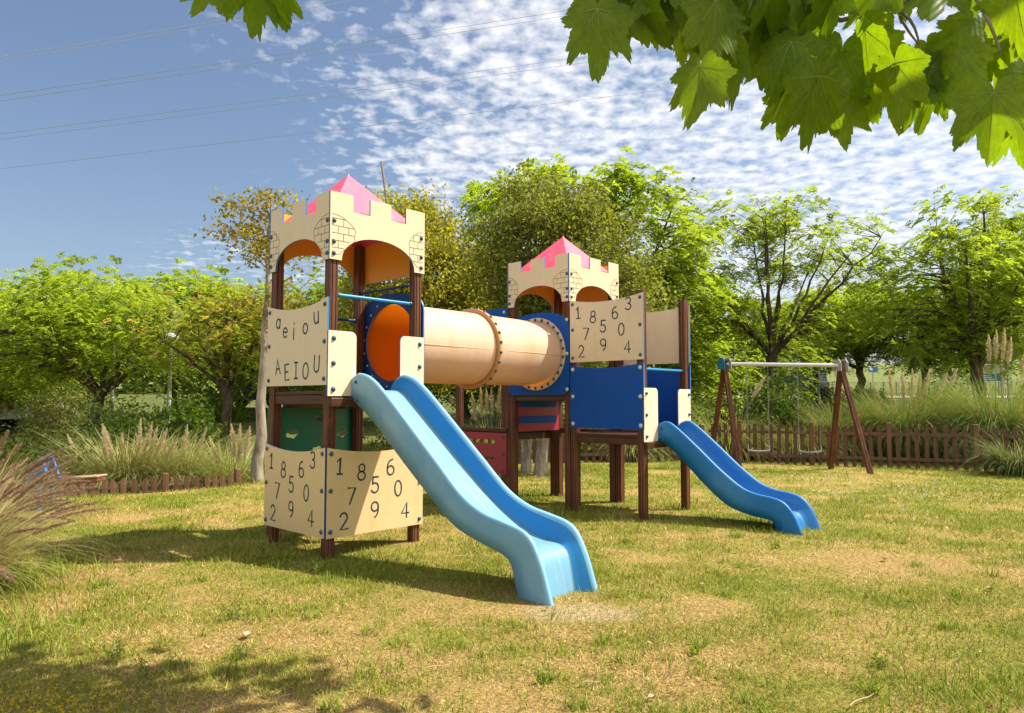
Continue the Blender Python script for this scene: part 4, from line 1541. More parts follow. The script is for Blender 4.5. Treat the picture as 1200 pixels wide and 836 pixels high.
tree('feathery_tree', 'tall bright feathery tree rising above the dark trees behind the far tower', 'tree', 'feathery green trees around the lawn', at(725, 20.5), 20.5, 3.0, 0.20,
     [(1.0, 0, 5.7, 2.0, 1.6, 1.7), (-1.4, 0, 7.3, 1.9, 1.4, 0.9), (-3.0, 0, 6.7, 1.4, 1.2, 1.4), (1.4, 0, 4.0, 1.5, 1.4, 1.4), (0.8, 0, 7.2, 1.6, 1.2, 0.7), (-3.6, 0, 4.4, 1.0, 1, 1.4)], 9, leaves=4200, clumps=190, cols=BRIGHT, limbs=10, fl=0.34, spread=0.32)
# right: airy trees
tree('airy_tree', 'airy tree with fan of bare dark limbs, behind the swing beam', 'tree', 'feathery green trees around the lawn', at(906, 22), 22, 2.75, 0.20,
     [(-1.8, 0, 5.6, 2.2, 1.6, 1.3), (1.6, 0, 5.8, 2.4, 1.6, 1.3), (0, 0, 6.9, 2.7, 1.5, 0.7), (-2.3, 0, 4.0, 1.6, 1.4, 0.9), (0.4, 0, 3.6, 2.4, 1.6, 0.7), (2.6, 0, 6.6, 1.2, 1.0, 0.7), (-2.6, 0, 5.2, 0.9, 1.0, 1.0)], 10, leaves=3700, clumps=290,
     cols=((0.21, 0.29, 0.03), (0.38, 0.46, 0.07)), limbs=15, fl=0.25, spread=0.22, limb_r=0.30, shell=0.7, limb_w=0.22, limb0=0.42)
tree('airy_tree', 'bright green tree with dark limbs, rightmost in view above the plumed grasses', 'tree', 'feathery green trees around the lawn', at(1145, 21), 21, 2.4, 0.21,
     [(-0.6, 0, 5.0, 2.2, 1.8, 1.5), (1.9, 0, 5.2, 2.2, 1.8, 1.5), (0.4, 0, 6.7, 2.4, 1.6, 0.8), (-1.6, 0, 3.6, 1.5, 1.5, 0.9), (1.2, 0, 3.6, 2.0, 1.5, 0.9), (0.9, 0.4, 2.7, 1.8, 1.4, 0.6)], 12, leaves=4200, clumps=210, cols=BRIGHT, limbs=12, fl=0.28, spread=0.30)
tree('spreading_tree', 'low bright green tree farther back between the airy tree and the right tree', 'tree', 'feathery green trees around the lawn', at(1008, 33), 33, 2.0, 0.20,
     [(-1.4, 0, 3.3, 2.6, 2.2, 1.4), (1.6, 0, 3.6, 2.6, 2.2, 1.5), (0, 0, 4.6, 2.2, 1.8, 1.0)], 13, leaves=4000, clumps=140, cols=BRIGHT, limbs=8, fl=0.36)
tree('spreading_tree', 'mid green tree by the road seen left of the right swing legs', 'tree', 'feathery green trees around the lawn', at(955, 36), 36, 2.0, 0.17,
     [(-1.5, 0, 3.3, 2.4, 2, 1.3), (0.5, 0, 4.0, 2.4, 2, 1.5)], 14, leaves=2600, clumps=90, cols=MID, limbs=7, fl=0.5)
tree('spreading_tree', 'dark trunked tree by the road above the pale plumes', 'tree', 'feathery green trees around the lawn', at(1085, 30), 30, 2.1, 0.19,
     [(-1.0, 0, 3.6, 2.2, 2, 1.3), (1.4, 0, 3.8, 2.4, 2, 1.5), (0, 0, 4.8, 2.2, 2, 1.0), (0.9, 0, 2.3, 2.2, 1.8, 0.8)], 15, leaves=3900, clumps=140, cols=((0.14, 0.22, 0.014), (0.28, 0.37, 0.03)), limbs=8, fl=0.36)
tree('spreading_tree', 'tall green tree behind the near right tree, partly cut by the picture edge', 'tree', 'feathery green trees around the lawn', at(1215, 27), 27, 2.4, 0.2,
     [(0, 0, 4.2, 2.8, 2.2, 1.8), (0.5, 0, 6.2, 2.6, 2, 1.6)], 16, leaves=3600, clumps=120, cols=MID, limbs=8, fl=0.42)
# belt of background trees closing the view (left and centre)
for i, (px, yy, cz, w, h, cl, lb) in enumerate((
        (-40, 24, 2.6, 2.4, 1.6, MID, 'dark bushy tree at the far left picture edge'),
        (335, 30, 3.4, 2.8, 2.0, BRIGHT, 'bright green tree seen between the slender trunk and the near tower'),
        (400, 27, 3.4, 2.6, 2.2, MID, 'mid green tree seen through the near tower arches'),
        (545, 26, 3.3, 2.4, 2.2, MID, 'green tree seen below the tunnel, behind the pale reeds'),
        (640, 28, 4.4, 3.2, 2.8, MID, 'dark tree far behind the two pale trunks'),
        (770, 25, 2.9, 2.4, 1.9, BRIGHT, 'bright low tree behind the far platform panels'),
        (845, 29, 3.0, 2.6, 1.9, MID, 'mid green tree behind the left swing legs'))):
    tree('background_tree', lb, 'tree', 'background trees beyond the fence', at(px, yy), yy, 1.4, 0.16,
         [(0, 0, cz, w, w * 0.8, h), (w * 0.5, 0, cz * 0.75, w * 0.8, w * 0.7, h * 0.8), (-w * 0.5, 0, cz * 0.8, w * 0.8, w * 0.7, h * 0.8)], 30 + i, leaves=3200, clumps=110, cols=cl, limbs=6, fl=0.38)


# far wooded skyline so no gap shows bare horizon
def far_wood():
    r = np.random.default_rng(90)
    n = 26000
    x = r.uniform(-110, 8, n)
    y = 66 + r.uniform(0, 10, n)
    top = 3.2 + 3.5 * fbm(x * 0.16 + 40, y * 0.02, 91, 3)
    z = ground_z(x, y) + top * r.random(n) ** 0.7
    Q = simple_quads(np.stack([x, y, z], 1), r, 0.75, 0.6)
    col = np.array([0.13, 0.18, 0.04]) * (0.6 + 0.9 * r.random((n, 1)))
    tag(obj('distant_wood', np_mesh('distant_wood', Q, 4, M['leaf'], col)), 'distant green wood closing the view at left', 'wood', kind='stuff')


far_wood()


# ------------------------------------------------------------------ shrubs, hedges
def shrub(name, label, cat, x, y, rx, ry, h, n, cols, seed, leafsize=0.10, group=None, flowers=None, z0=None):
    r = np.random.default_rng(seed)
    zb = gz(x, y) if z0 is None else z0
    root = thing(name, label, cat, (x, y, zb), 0, group)
    m = max(14, int(n / 140))
    u = unit(r.normal(size=(m, 3)) * np.array([1, 1, 1]))
    u[:, 2] = np.abs(u[:, 2])
    C = u * np.array([rx, ry, h]) * (0.25 + 0.62 * r.random((m, 1)) ** 0.5)
    st = MB()
    for c in C[::2]:
        p = bez(np.array([c[0] * 0.12, c[1] * 0.12, -0.05]), np.array([c[0] * 0.4, c[1] * 0.4, c[2] * 0.6]), c, 5)
        st.tube(p, [0.018, 0.015, 0.012, 0.009, 0.004], 5, caps=False)
    st.build('stem', M['bark_dark'], root)
    k = r.integers(0, m, n)
    pos = C[k] + r.normal(size=(n, 3)) * np.array([rx, ry, h]) * 0.17
    pos[:, 2] = np.abs(pos[:, 2])
    Q = simple_quads(pos, r, leafsize, 0.5)
    tone = r.random(m)
    col = np.array(cols[0]) + (np.array(cols[1]) - np.array(cols[0])) * np.clip(0.5 * tone[k] + 0.5 * r.random(n), 0, 1)[:, None]
    obj('foliage', np_mesh('foliage', Q, 4, M['leaf'], col), root)
    if flowers:
        fc, nf = flowers
        q = r.integers(0, m, nf)
        fp = C[q] * np.array([1.05, 1.05, 1.0]) + r.normal(size=(nf, 3)) * np.array([rx, ry, h]) * 0.16
        fp = np.repeat(fp, 10, axis=0) + r.normal(scale=0.045, size=(nf * 10, 3))
        fp[:, 2] = np.abs(fp[:, 2])
        obj('flowers', np_mesh('flowers', simple_quads(fp, r, 0.055, 0.9), 4, M['leaf'], np.array(fc) * (0.8 + 0.4 * r.random((nf * 10, 1)))), root)
    return root


shrub('flowering_bush', 'big dark bush with pale violet flowers behind the left swing', 'bush', at(905, 19.3), 19.3, 1.35, 1.0, 2.3, 9000, ((0.03, 0.06, 0.012), (0.12, 0.18, 0.025)), 50, 0.12, flowers=((0.36, 0.34, 0.55), 60))
shrub('bush', 'dark green bush below the fork of the broad bright tree', 'bush', at(130, 16.5), 16.5, 1.5, 1.0, 1.75, 8000, ((0.03, 0.065, 0.012), (0.12, 0.19, 0.025)), 51, 0.12, 'bushes beyond the low fence')
shrub('bush', 'dark bush under the olive tree, right of the left grass clump', 'bush', at(215, 17), 17, 1.1, 0.9, 2.1, 8000, ((0.04, 0.08, 0.012), (0.16, 0.24, 0.025)), 52, 0.12, 'bushes beyond the low fence')
shrub('bush', 'shaded low bush at the left edge behind the purple plumed grass', 'bush', at(28, 14), 14, 1.6, 1.0, 1.35, 5000, ((0.025, 0.05, 0.01), (0.13, 0.17, 0.02)), 53, 0.10, 'bushes beyond the low fence')
shrub('bush', 'pale flowering bush far back at left between the trunks', 'bush', at(85, 23), 23, 1.9, 1.2, 1.9, 5000, ((0.13, 0.15, 0.05), (0.3, 0.3, 0.12)), 54, 0.10, 'bushes beyond the low fence', flowers=((0.55, 0.5, 0.36), 90))
shrub('bush', 'rounded green bush between the left tree trunks, behind the grasses', 'bush', at(165, 21), 21, 1.4, 1.0, 1.5, 4000, ((0.08, 0.13, 0.015), (0.24, 0.30, 0.04)), 55, 0.11, 'bushes beyond the low fence', flowers=((0.45, 0.28, 0.05), 16))
shrub('bush', 'yellow green bush seen beneath the near tower tunnel', 'bush', at(480, 17.5), 17.5, 1.3, 0.9, 1.4, 4200, ((0.06, 0.09, 0.015), (0.2, 0.23, 0.03)), 56, 0.10, 'bushes behind the picket fence')
shrub('bush', 'green bush behind the picket fence under the far platform', 'bush', at(700, 18.3), 18.3, 1.6, 0.8, 1.3, 4600, ((0.07, 0.11, 0.015), (0.22, 0.27, 0.03)), 57, 0.10, 'bushes behind the picket fence')
shrub('bush', 'bright bush behind the picket fence left of the swing legs', 'bush', at(800, 19.5), 19.5, 1.4, 0.8, 1.6, 4600, ((0.06, 0.10, 0.015), (0.2, 0.25, 0.03)), 58, 0.10, 'bushes behind the picket fence')
shrub('bush', 'green bush far back between the olive tree and the slender trunk', 'bush', at(245, 28), 28, 1.8, 1.0, 1.9, 3600, ((0.10, 0.16, 0.015), (0.28, 0.36, 0.04)), 61, 0.13, 'bushes beyond the low fence')
shrub('bush', 'green bush far back under the mid green tree, left of the lamp posts', 'bush', at(70, 31), 31, 3.0, 1.0, 2.0, 4200, ((0.11, 0.16, 0.02), (0.30, 0.36, 0.05)), 62, 0.14, 'bushes beyond the low fence')
shrub('bush', 'tall green bush behind the plumed grasses, left of the notice board', 'bush', at(1108, 25), 25, 1.4, 0.8, 1.7, 4600, ((0.08, 0.12, 0.015), (0.24, 0.30, 0.035)), 63, 0.11, 'bushes behind the picket fence')
shrub('bush', 'tall green bush behind the plumed grasses, right of the notice board at the picture edge', 'bush', at(1215, 22), 22, 1.2, 0.8, 1.9, 4200, ((0.08, 0.12, 0.015), (0.24, 0.30, 0.035)), 64, 0.11, 'bushes behind the picket fence')
shrub('hedge', 'low clipped dark hedge left of the right swing legs by the road', 'hedge', at(962, 35.2), 35.2, 1.6, 0.6, 0.95, 2600, ((0.03, 0.06, 0.012), (0.09, 0.14, 0.02)), 59, 0.12, 'low hedges along the road')
shrub('hedge', 'low clipped dark hedge right of the right swing legs by the road', 'hedge', at(1015, 35.4), 35.4, 1.3, 0.6, 0.85, 2600, ((0.03, 0.06, 0.012), (0.09, 0.14, 0.02)), 60, 0.12, 'low hedges along the road')


# ------------------------------------------------------------------ pampas and fountain grasses
def pampas(label, x, y, rad, h, n, plumes, seed, droop=1.0, cols=((0.17, 0.24, 0.04), (0.44, 0.48, 0.15)), group='clumps of pampas grass', name='pampas_grass', z0=None):
    r = np.random.default_rng(seed)
    zb = gz(x, y) if z0 is None else z0
    root = thing(name, label, 'ornamental grass', (x, y, zb - 0.02), 0, group)
    a = r.random(n) * 6.283
    q = np.sqrt(r.random(n)) * rad * 0.45
    base = np.stack([q * np.cos(a), q * np.sin(a), np.zeros(n)], 1)
    az = a + r.normal(scale=0.6, size=n)
    L = h * (0.75 + 0.75 * r.random(n))
    P, W = blades(base, az, 0.05 + 0.45 * r.random(n), (0.8 + 2.0 * r.random(n)) * droop, L, 0.010 + 0.010 * r.random(n), 7, r.normal(scale=0.5, size=n))
    P[:, :, 2] = np.maximum(P[:, :, 2], 0.01)
    c0, c1 = np.array(cols[0]), np.array(cols[1])
    col = c0 + (c1 - c0) * r.random((n, 1))
    dry = r.random(n) < 0.24
    col[dry] = np.array([0.40, 0.31, 0.15]) * (0.7 + 0.5 * r.random((dry.sum(), 1)))
    obj('foliage', strips_mesh('foliage', P, W, M['grass'], col), root)
    for (dx, dy, ph, lx) in plumes:
        stem = bez(np.array([dx * 0.4, dy * 0.4, 0]), np.array([dx * 0.8, dy * 0.8, ph * 0.6]), np.array([dx + lx, dy, ph]), 12)
        sb = MB()
        sb.tube(stem, 0.005, 5)
        pl_len = 0.62 + 0.22 * r.random()
        so = sb.build('plume_stem', M['plank_pale'], root)
        m = 760
        d = unit((stem[-1] - stem[-3])[None, :])[0]
        t = r.random(m)
        c = stem[-1] - d * pl_len * (1 - t)[:, None]
        dirs = unit(d + 0.42 * r.normal(size=(m, 3)) * (1 - 0.5 * t)[:, None] + np.array([0.12, 0, -0.1]))
        hl = 0.085 * (0.4 + 0.9 * np.sin(np.clip(t * 0.85 + 0.15, 0, 1) * math.pi))
        sd = unit(np.cross(dirs, r.normal(size=(m, 3)))) * 0.0055
        tip = c + dirs * hl[:, None]
        V = np.stack([c - sd * 0.4, c + dirs * (hl * 0.5)[:, None] + sd, tip, c + dirs * (hl * 0.5)[:, None] - sd], 1)
        pc = np.array([0.74, 0.61, 0.43]) * (0.75 + 0.4 * r.random((m, 1)))
        obj('plume', np_mesh('plume', V, 4, M['grass'], pc), so)
    return root


pampas('wide pale green grass clump with few plumes behind the low left fence', at(153, 14.1), 14.1, 1.25, 1.35, 4200, [(-0.9, 0.1, 1.05, 0.0), (-0.15, 0, 1.3, 0.02), (0.5, 0, 1.45, 0.05), (0.62, 0, 1.42, 0.12), (0.85, -0.1, 1.25, 0.15), (-1.2, 0, 1.3, 0.0), (-0.6, 0.1, 1.5, 0.02), (0.2, 0.1, 1.6, -0.03), (0.35, 0, 1.55, 0.1), (-0.4, 0, 1.45, -0.08)], 70, cols=((0.23, 0.27, 0.06), (0.55, 0.54, 0.22)))
pampas('second pale grass clump right behind the low left fence, next to the wide one', at(208, 14.4), 14.4, 1.0, 1.3, 3000, [(-0.3, 0, 1.35, 0.06), (0.2, 0, 1.5, 0.02), (0.5, 0, 1.45, 0.1)], 71, cols=((0.22, 0.27, 0.06), (0.52, 0.52, 0.20)))
pampas('grass clump with upright plumes at the foot of the slender pale trunk', at(275, 14.3), 14.3, 0.9, 1.15, 2200, [(-0.35, 0, 1.25, -0.12), (0.05, 0, 1.5, -0.1), (0.15, 0, 1.5, -0.02), (0.3, 0, 1.45, 0.02)], 72)
pampas('green grass mound spilling over the picket fence behind the right swing', at(985, 18.7), 18.7, 1.3, 1.45, 3400, [], 73, 0.8)
pampas('tall grass mound with a row of pale plumes, right of the swing set', at(1062, 18.1), 18.1, 1.5, 1.85, 4200, [(-0.45, 0, 2.25, 0.02), (-0.1, 0, 2.2, 0.0), (0.12, 0, 2.28, 0.04), (0.3, 0, 2.2, 0.06), (0.48, 0, 2.25, 0.1), (0.85, 0.1, 2.2, 0.25), (1.05, 0.1, 2.3, 0.3), (-0.8, 0, 2.0, -0.05)], 74, 0.75, cols=((0.12, 0.20, 0.035), (0.31, 0.41, 0.11)))
pampas('tallest grass clump with high plumes beside the right picture edge', at(1165, 17.4), 17.4, 1.5, 2.1, 4200, [(-0.15, 0, 3.1, 0.05), (0.0, 0, 3.2, 0.1), (0.2, 0, 3.25, 0.1), (0.3, 0, 3.05, 0.15), (0.65, 0, 2.9, 0.2)], 75, 0.8, cols=((0.12, 0.20, 0.035), (0.31, 0.41, 0.11)))
pampas('drooping dark green grass clump in front of the fence at right', at(1190, 14.4), 14.4, 0.7, 0.85, 1000, [], 76, cols=((0.05, 0.09, 0.02), (0.2, 0.25, 0.07)))
pampas('grass mound farther right at the picture edge, cut by it', at(1240, 16.4), 16.4, 1.1, 1.5, 1800, [], 77, 0.8)
pampas('green grass behind the fence between the left swing legs', at(850, 18.2), 18.2, 1.0, 1.25, 1700, [(0.5, 0, 2.1, 0.5)], 78)
pampas('stand of pale dry reeds below the tunnel behind the climbing frame', at(575, 18.6), 18.6, 1.0, 1.1, 1300, [(-0.5, 0, 1.7, 0.0), (-0.3, 0, 1.85, 0.03), (-0.12, 0, 1.8, 0.0), (0.05, 0, 1.75, -0.04), (0.2, 0, 1.9, 0.05), (0.35, 0, 1.8, 0.02), (0.5, 0, 1.7, -0.05), (0.62, 0, 1.85, 0.03)], 79)
pampas('bright grass tuft behind the fence under the beam of the swing', at(935, 18.0), 18.0, 1.0, 1.1, 1500, [], 80, cols=((0.14, 0.19, 0.03), (0.34, 0.38, 0.11)))
pampas('low grass behind the fence under the far platform', at(735, 17.9), 17.9, 1.0, 0.9, 1300, [], 82)


def fountain(label, x, y, n, np_, seed, h=1.0):
    """arching grass with purple brown brush-like seed heads"""
    r = np.random.default_rng(seed)
    root = thing('fountain_grass', label, 'ornamental grass', (x, y, gz(x, y)), 0, 'purple plumed fountain grasses')
    a = r.random(n) * 6.283
    q = np.sqrt(r.random(n)) * 0.22
    base = np.stack([q * np.cos(a), q * np.sin(a), np.zeros(n)], 1)
    P, W = blades(base, a + r.normal(scale=0.5, size=n), 0.1 + 0.6 * r.random(n), 0.6 + 1.5 * r.random(n), h * (0.6 + 0.6 * r.random(n)), 0.004 + 0.003 * r.random(n), 8, r.normal(scale=0.5, size=n))
    P[:, :, 2] = np.maximum(P[:, :, 2], 0.01)
    col = np.array([0.22, 0.21, 0.06]) + np.array([0.30, 0.24, 0.13]) * r.random((n, 1))
    obj('foliage', strips_mesh('foliage', P, W, M['grass'], col), root)
    for k in range(np_):
        az = r.normal(scale=0.55) + r.choice([0.0, 0.0, 0.0, 2.6])
        Ls = h * (0.95 + 0.45 * r.random())
        P1, _ = blades(np.array([[r.normal() * 0.08, r.normal() * 0.08, 0.0]]), np.array([az]), np.array([0.25 + 0.45 * r.random()]), np.array([0.55 + 0.75 * r.random()]), np.array([Ls]), np.array([0.003]), 12)
        st = P1[0]
        sb = MB()
        sb.tube(st, 0.0022, 4)
        so = sb.build('seed_stem', M['plank_pale'], root)
        m = 620
        t = r.random(m)
        f = 8.3 + t * 3.65
        i0 = np.floor(f).astype(int)
        fr = (f - i0)[:, None]
        c = st[i0] * (1 - fr) + st[np.minimum(i0 + 1, 12)] * fr
        d = unit(st[12] - st[9])
        dirs = unit(d + 0.55 * r.normal(size=(m, 3)))
        hl = 0.040 * (0.5 + 0.7 * np.sin(np.clip(t * 0.9 + 0.1, 0, 1) * math.pi))
        sd = unit(np.cross(dirs, r.normal(size=(m, 3)))) * 0.0017
        V = np.stack([c - sd, c + sd, c + dirs * hl[:, None]], 1)
        pc = np.array([0.36, 0.24, 0.17]) * (0.7 + 0.7 * r.random((m, 1)))
        obj('seed_head', np_mesh('seed_head', V, 3, M['grass'], pc), so)


fountain('arching grass clump with purple brown seed heads at the left picture edge, nearest the camera', -4.3, 5.5, 1500, 32, 60, 1.05)
fountain('purple plumed grass clump behind the nearest one at left', -4.95, 6.5, 1300, 28, 61, 1.1)
fountain('purple plumed grass clump farthest back at left, before the seesaw', -5.8, 7.6, 1000, 20, 62, 1.05)


# ------------------------------------------------------------------ weeds and litter on the lawn
def weed(label, x, y, h, n, seed, cols=((0.13, 0.21, 0.02), (0.27, 0.36, 0.04))):
    r = np.random.default_rng(seed)
    root = thing('weed', label, 'weed', (x, y, gz(x, y)), 0, 'green weeds sprouting in the dry lawn')
    st = MB()
    Q = []
    for k in range(n):
        az = r.random() * 6.283
        ln = 0.1 + 0.55 * r.random()
        P1, _ = blades(np.array([[r.normal() * 0.02, r.normal() * 0.02, -0.005]]), np.array([az]), np.array([ln]), np.array([0.4 * r.random()]), np.array([h * (0.55 + 0.5 * r.random())]), np.array([0.003]), 6)
        p = P1[0]
        st.tube(p, [0.0024, 0.0022, 0.002, 0.0018, 0.0015, 0.0012, 0.0008], 4, caps=False)
        for i in range(1, 7):
            for _ in range(3):
                d = unit(r.normal(size=3) + np.array([0, 0, 0.7]))
                s = unit(np.cross(d, r.normal(size=3)))
                L = 0.026 * (0.7 + 0.7 * r.random()) * (1.25 - 0.1 * i)
                Q.append([p[i], p[i] + d * L * 0.5 + s * L * 0.2, p[i] + d * L, p[i] + d * L * 0.5 - s * L * 0.2])
    st.build('stem', M['plank_pale'], root)
    Q = np.array(Q)
    col = np.array(cols[0]) + (np.array(cols[1]) - np.array(cols[0])) * r.random((len(Q), 1))
    obj('leaves', np_mesh('leaves', Q, 4, M['leaf'], col), root)


W_ = [(145, 770, 0.15, 8, 'bushy green weed at the front left, under the purple grass'), (188, 785, 0.15, 7, 'second weed at the front left, right of the bushy one'),
      (283, 722, 0.20, 6, 'tall thin weed in the lawn below the near tower'), (285, 765, 0.13, 6, 'low weed in front of the tall thin one'),
      (478, 600, 0.16, 5, 'weed by the foot of the near tower right of the slide shadow'), (375, 668, 0.14, 6, 'weed right in front of the near tower front post'),
      (1020, 775, 0.10, 6, 'small weed at the front right of the lawn'), (1010, 805, 0.10, 5, 'small weed nearest the bottom edge at right'),
      (668, 592, 0.2, 5, 'weed at the foot of the far tower front post'), (905, 640, 0.12, 5, 'weed on the lawn right of the shorter slide exit'),
      (640, 790, 0.09, 6, 'small weed at the bottom middle of the lawn'), (1110, 700, 0.10, 6, 'small weed at the far right of the lawn'),
      (810, 760, 0.08, 5, 'tiny weed in the dry grass below the shorter slide'), (350, 640, 0.15, 5, 'weed in the near tower shadow, left of its front post')]
for i, (px, py, h, n, lb) in enumerate(W_):
    d = 1.5 * FOC / (py - 468.5)
    weed(lb, at(px, d), d, h, n, 300 + i)


def litter():
    r = np.random.default_rng(400)
    n = 420
    d = 3.3 * (15.0 / 3.3) ** r.random(n)
    x = d * (r.random(n) - 0.5) * 1.45
    L = 0.008 + 0.018 * r.random(n) ** 2 + (r.random(n) < 0.05) * 0.05
    a = r.random(n) * 6.283
    dv = np.stack([np.cos(a), np.sin(a), 0.25 * r.normal(size=n)], 1)
    sd = np.stack([-np.sin(a), np.cos(a), 0.5 * r.normal(size=n)], 1)
    p = np.stack([x, d, ground_z(x, d) + 0.022], 1)
    w = L * np.where(L > 0.045, 0.10, 0.28)
    V = np.stack([p - dv * L[:, None], p + sd * w[:, None], p + dv * L[:, None], p - sd * w[:, None] * 0.8], 1)
    col = np.array([0.48, 0.36, 0.21]) * (0.5 + 0.8 * r.random((n, 1)))
    tag(obj('dry_leaf_litter', np_mesh('dry_leaf_litter', V, 4, M['grass'], col)), 'scattered dry leaves and straw bits on the lawn', 'leaf litter', kind='stuff')
    m = 300                                    # white clover heads far right
    x = 6.2 + r.normal(scale=1.6, size=m)
    y = 11.5 + r.normal(scale=1.3, size=m)
    ok = (x > 2.6) & (y < 14.2 - 0.25 * np.maximum(x - 8, 0))
    x, y = x[ok], y[ok]
    q = np.repeat(np.stack([x, y, ground_z(x, y) + 0.035 + 0.02 * r.random(len(x))], 1), 5, axis=0)
    tag(obj('clover_flowers', np_mesh('clover_flowers', simple_quads(q, r, 0.022, 0.9), 4, M['grass'], np.tile(np.array([[0.60, 0.57, 0.46]]), (len(q), 1)))), 'tiny white clover flowers in the lawn towards the right fence', 'flowers', kind='stuff')
    n = 260
    x = -2.28 + r.normal(scale=0.26, size=n)
    y = 3.52 + r.normal(scale=0.13, size=n)
    p = np.stack([x, y, ground_z(x, y) + 0.05 + 0.04 * r.random(n)], 1)
    p = np.repeat(p, 4, axis=0)
    Q = simple_quads(p, r, 0.009, 0.9)
    tag(obj('yellow_flowers', np_mesh('yellow_flowers', Q, 4, M['leaf'], np.tile(np.array([[0.62, 0.48, 0.02]]), (n * 4, 1)))), 'tiny yellow flowers low in the grass at the front left corner', 'flowers', kind='stuff')


litter()


def fallen_leaves():
    r = random.Random(77)
    spots = [(297, 742, 0.085, 'large curled pale dry leaf on the lawn below the near tower'), (640, 712, 0.05, 'dry leaf by the exit of the long slide'), (285, 622, 0.10, 'pale dry leaf on the grass left of the near tower'),
             (1030, 655, 0.06, 'dry leaf on the right side of the lawn'), (835, 612, 0.09, 'dry leaf on the lawn behind the shorter slide exit'), (1150, 690, 0.06, 'dry leaf near the right picture edge'),
             (560, 640, 0.05, 'dry leaf in the shadow of the long slide'), (760, 812, 0.05, 'dry leaf near the bottom edge, right of the middle')]
    for px, py, L, lb in spots:
        d = 1.5 * FOC / (py - 468.5)
        x = at(px, d)
        o = thing('dry_leaf', lb, 'leaf', (x, d, gz(x, d) + 0.02), r.random() * 6, 'fallen dry leaves on the lawn')
        mb = MB()
        n, m = 8, 4
        vs, fs = [], []
        for i in range(n + 1):
            t = i / n
            w = L * 0.32 * math.sin(math.pi * min(1, t * 0.96 + 0.02)) ** 0.7
            for k in range(-m, m + 1):
                u = k / m
                vs.append((L * (t - 0.5), w * u, L * (0.55 * (t - 0.5) ** 2 + 0.28 * u * u * w / L * 3) + 0.004 * math.sin(9 * t + 4 * u)))
        q = 2 * m + 1
        for i in range(n):
            for k in range(q - 1):
                fs.append((i * q + k, i * q + k + 1, (i + 1) * q + k + 1, (i + 1) * q + k))
        mb.add(vs, fs, 0, True)
        mb.build('blade', M['dry_leaf'], o)
        st = MB()
        st.tube([(L * 0.46, 0, L * 0.13), (L * 0.7, 0.004, L * 0.2), (L * 0.9, 0.012, L * 0.17)], [0.0016, 0.0013, 0.001], 5)
        st.build('stalk', M['dry_leaf'], o)
    for px, py, L, lb in ((515, 778, 0.16, 'thin pale twig lying in the dry grass at the bottom middle'), (1000, 817, 0.24, 'long thin twig on the lawn at the bottom right'), (545, 652, 0.20, 'twig in the grass beside the long slide'),
                          (880, 665, 0.12, 'short pale twig in front of the shorter slide'), (690, 795, 0.10, 'short twig in the straw near the bottom edge')):
        d = 1.5 * FOC / (py - 468.5)
        x = at(px, d)
        a = r.random() * 3.1
        mb = MB()
        pts = [(L * (k / 6 - 0.5) * math.cos(a) + r.uniform(-.006, .006), L * (k / 6 - 0.5) * math.sin(a) + r.uniform(-.006, .006), 0.004 * math.sin(k)) for k in range(7)]
        mb.tube(pts, [0.003, 0.0034, 0.003, 0.003, 0.0026, 0.0022, 0.0014], 5)
        tag(mb.build('twig', M['dry_leaf'], loc=(x, d, gz(x, d) + 0.026)), lb, 'twig', 'dry twigs on the lawn')


M['dry_leaf'] = speckle('dry_leaf_tissue', (0.42, 0.30, 0.17), 0.75, 0.3, 40.0, 0.2, dirt=(0.26, 0.16, 0.08), dscale=20.0)
fallen_leaves()


# patches of taller green grass
def tall_patch():
    r = np.random.default_rng(410)
    spots = [(-3.6, 4.6, 0.5, 1500, 0.16), (-3.2, 3.9, 0.5, 1200, 0.12), (-1.25, 6.6, 0.5, 500, 0.10), (-2.6, 7.2, 0.5, 450, 0.11), (0.75, 9.3, 0.5, 350, 0.16), (2.35, 3.55, 0.4, 700, 0.09), (2.6, 4.6, 0.5, 400, 0.07), (-0.4, 7.5, 0.4, 350, 0.10), (0.05, 6.1, 0.35, 250, 0.09), (-0.8, 4.0, 0.5, 260, 0.09), (0.6, 3.7, 0.6, 260, 0.07), (-4.2, 6.0, 0.5, 900, 0.2)]
    B, Ln = [], []
    for (x, y, s, n, h) in spots:
        q = r.normal(scale=s * 0.6, size=(n, 2)) + np.array([x, y])
        B.append(q)
        Ln.append(h * (0.5 + 0.7 * r.random(n)))
    for k in range(260):          # small tufts all over
        d = 3.1 * (14.0 / 3.1) ** r.random()
        x = d * (r.random() - 0.5) * 1.5
        n = int(r.integers(14, 60))
        if x < -4.5 and d > 11:
            continue
        B.append(r.normal(scale=0.03 + 0.05 * r.random(), size=(n, 2)) + np.array([x, d]))
        Ln.append((0.035 + 0.06 * r.random()) * (0.5 + 0.7 * r.random(n)))
    B = np.concatenate(B)
    L = np.concatenate(Ln)
    n = len(B)
    base = np.stack([B[:, 0], B[:, 1], ground_z(B[:, 0], B[:, 1]) - 0.004], 1)
    P, W = blades(base, r.random(n) * 6.283, 0.1 + 0.5 * r.random(n), 0.2 + 0.9 * r.random(n), L, 0.005 + 0.003 * r.random(n), 4)
    col = np.array([0.13, 0.20, 0.018]) + np.array([0.17, 0.16, 0.025]) * r.random((n, 1))
    tag(obj('tall_grass', strips_mesh('tall_grass', P, W, M['grass'], col)), 'taller green grass patches in the lawn', 'grass', kind='stuff')


tall_patch()


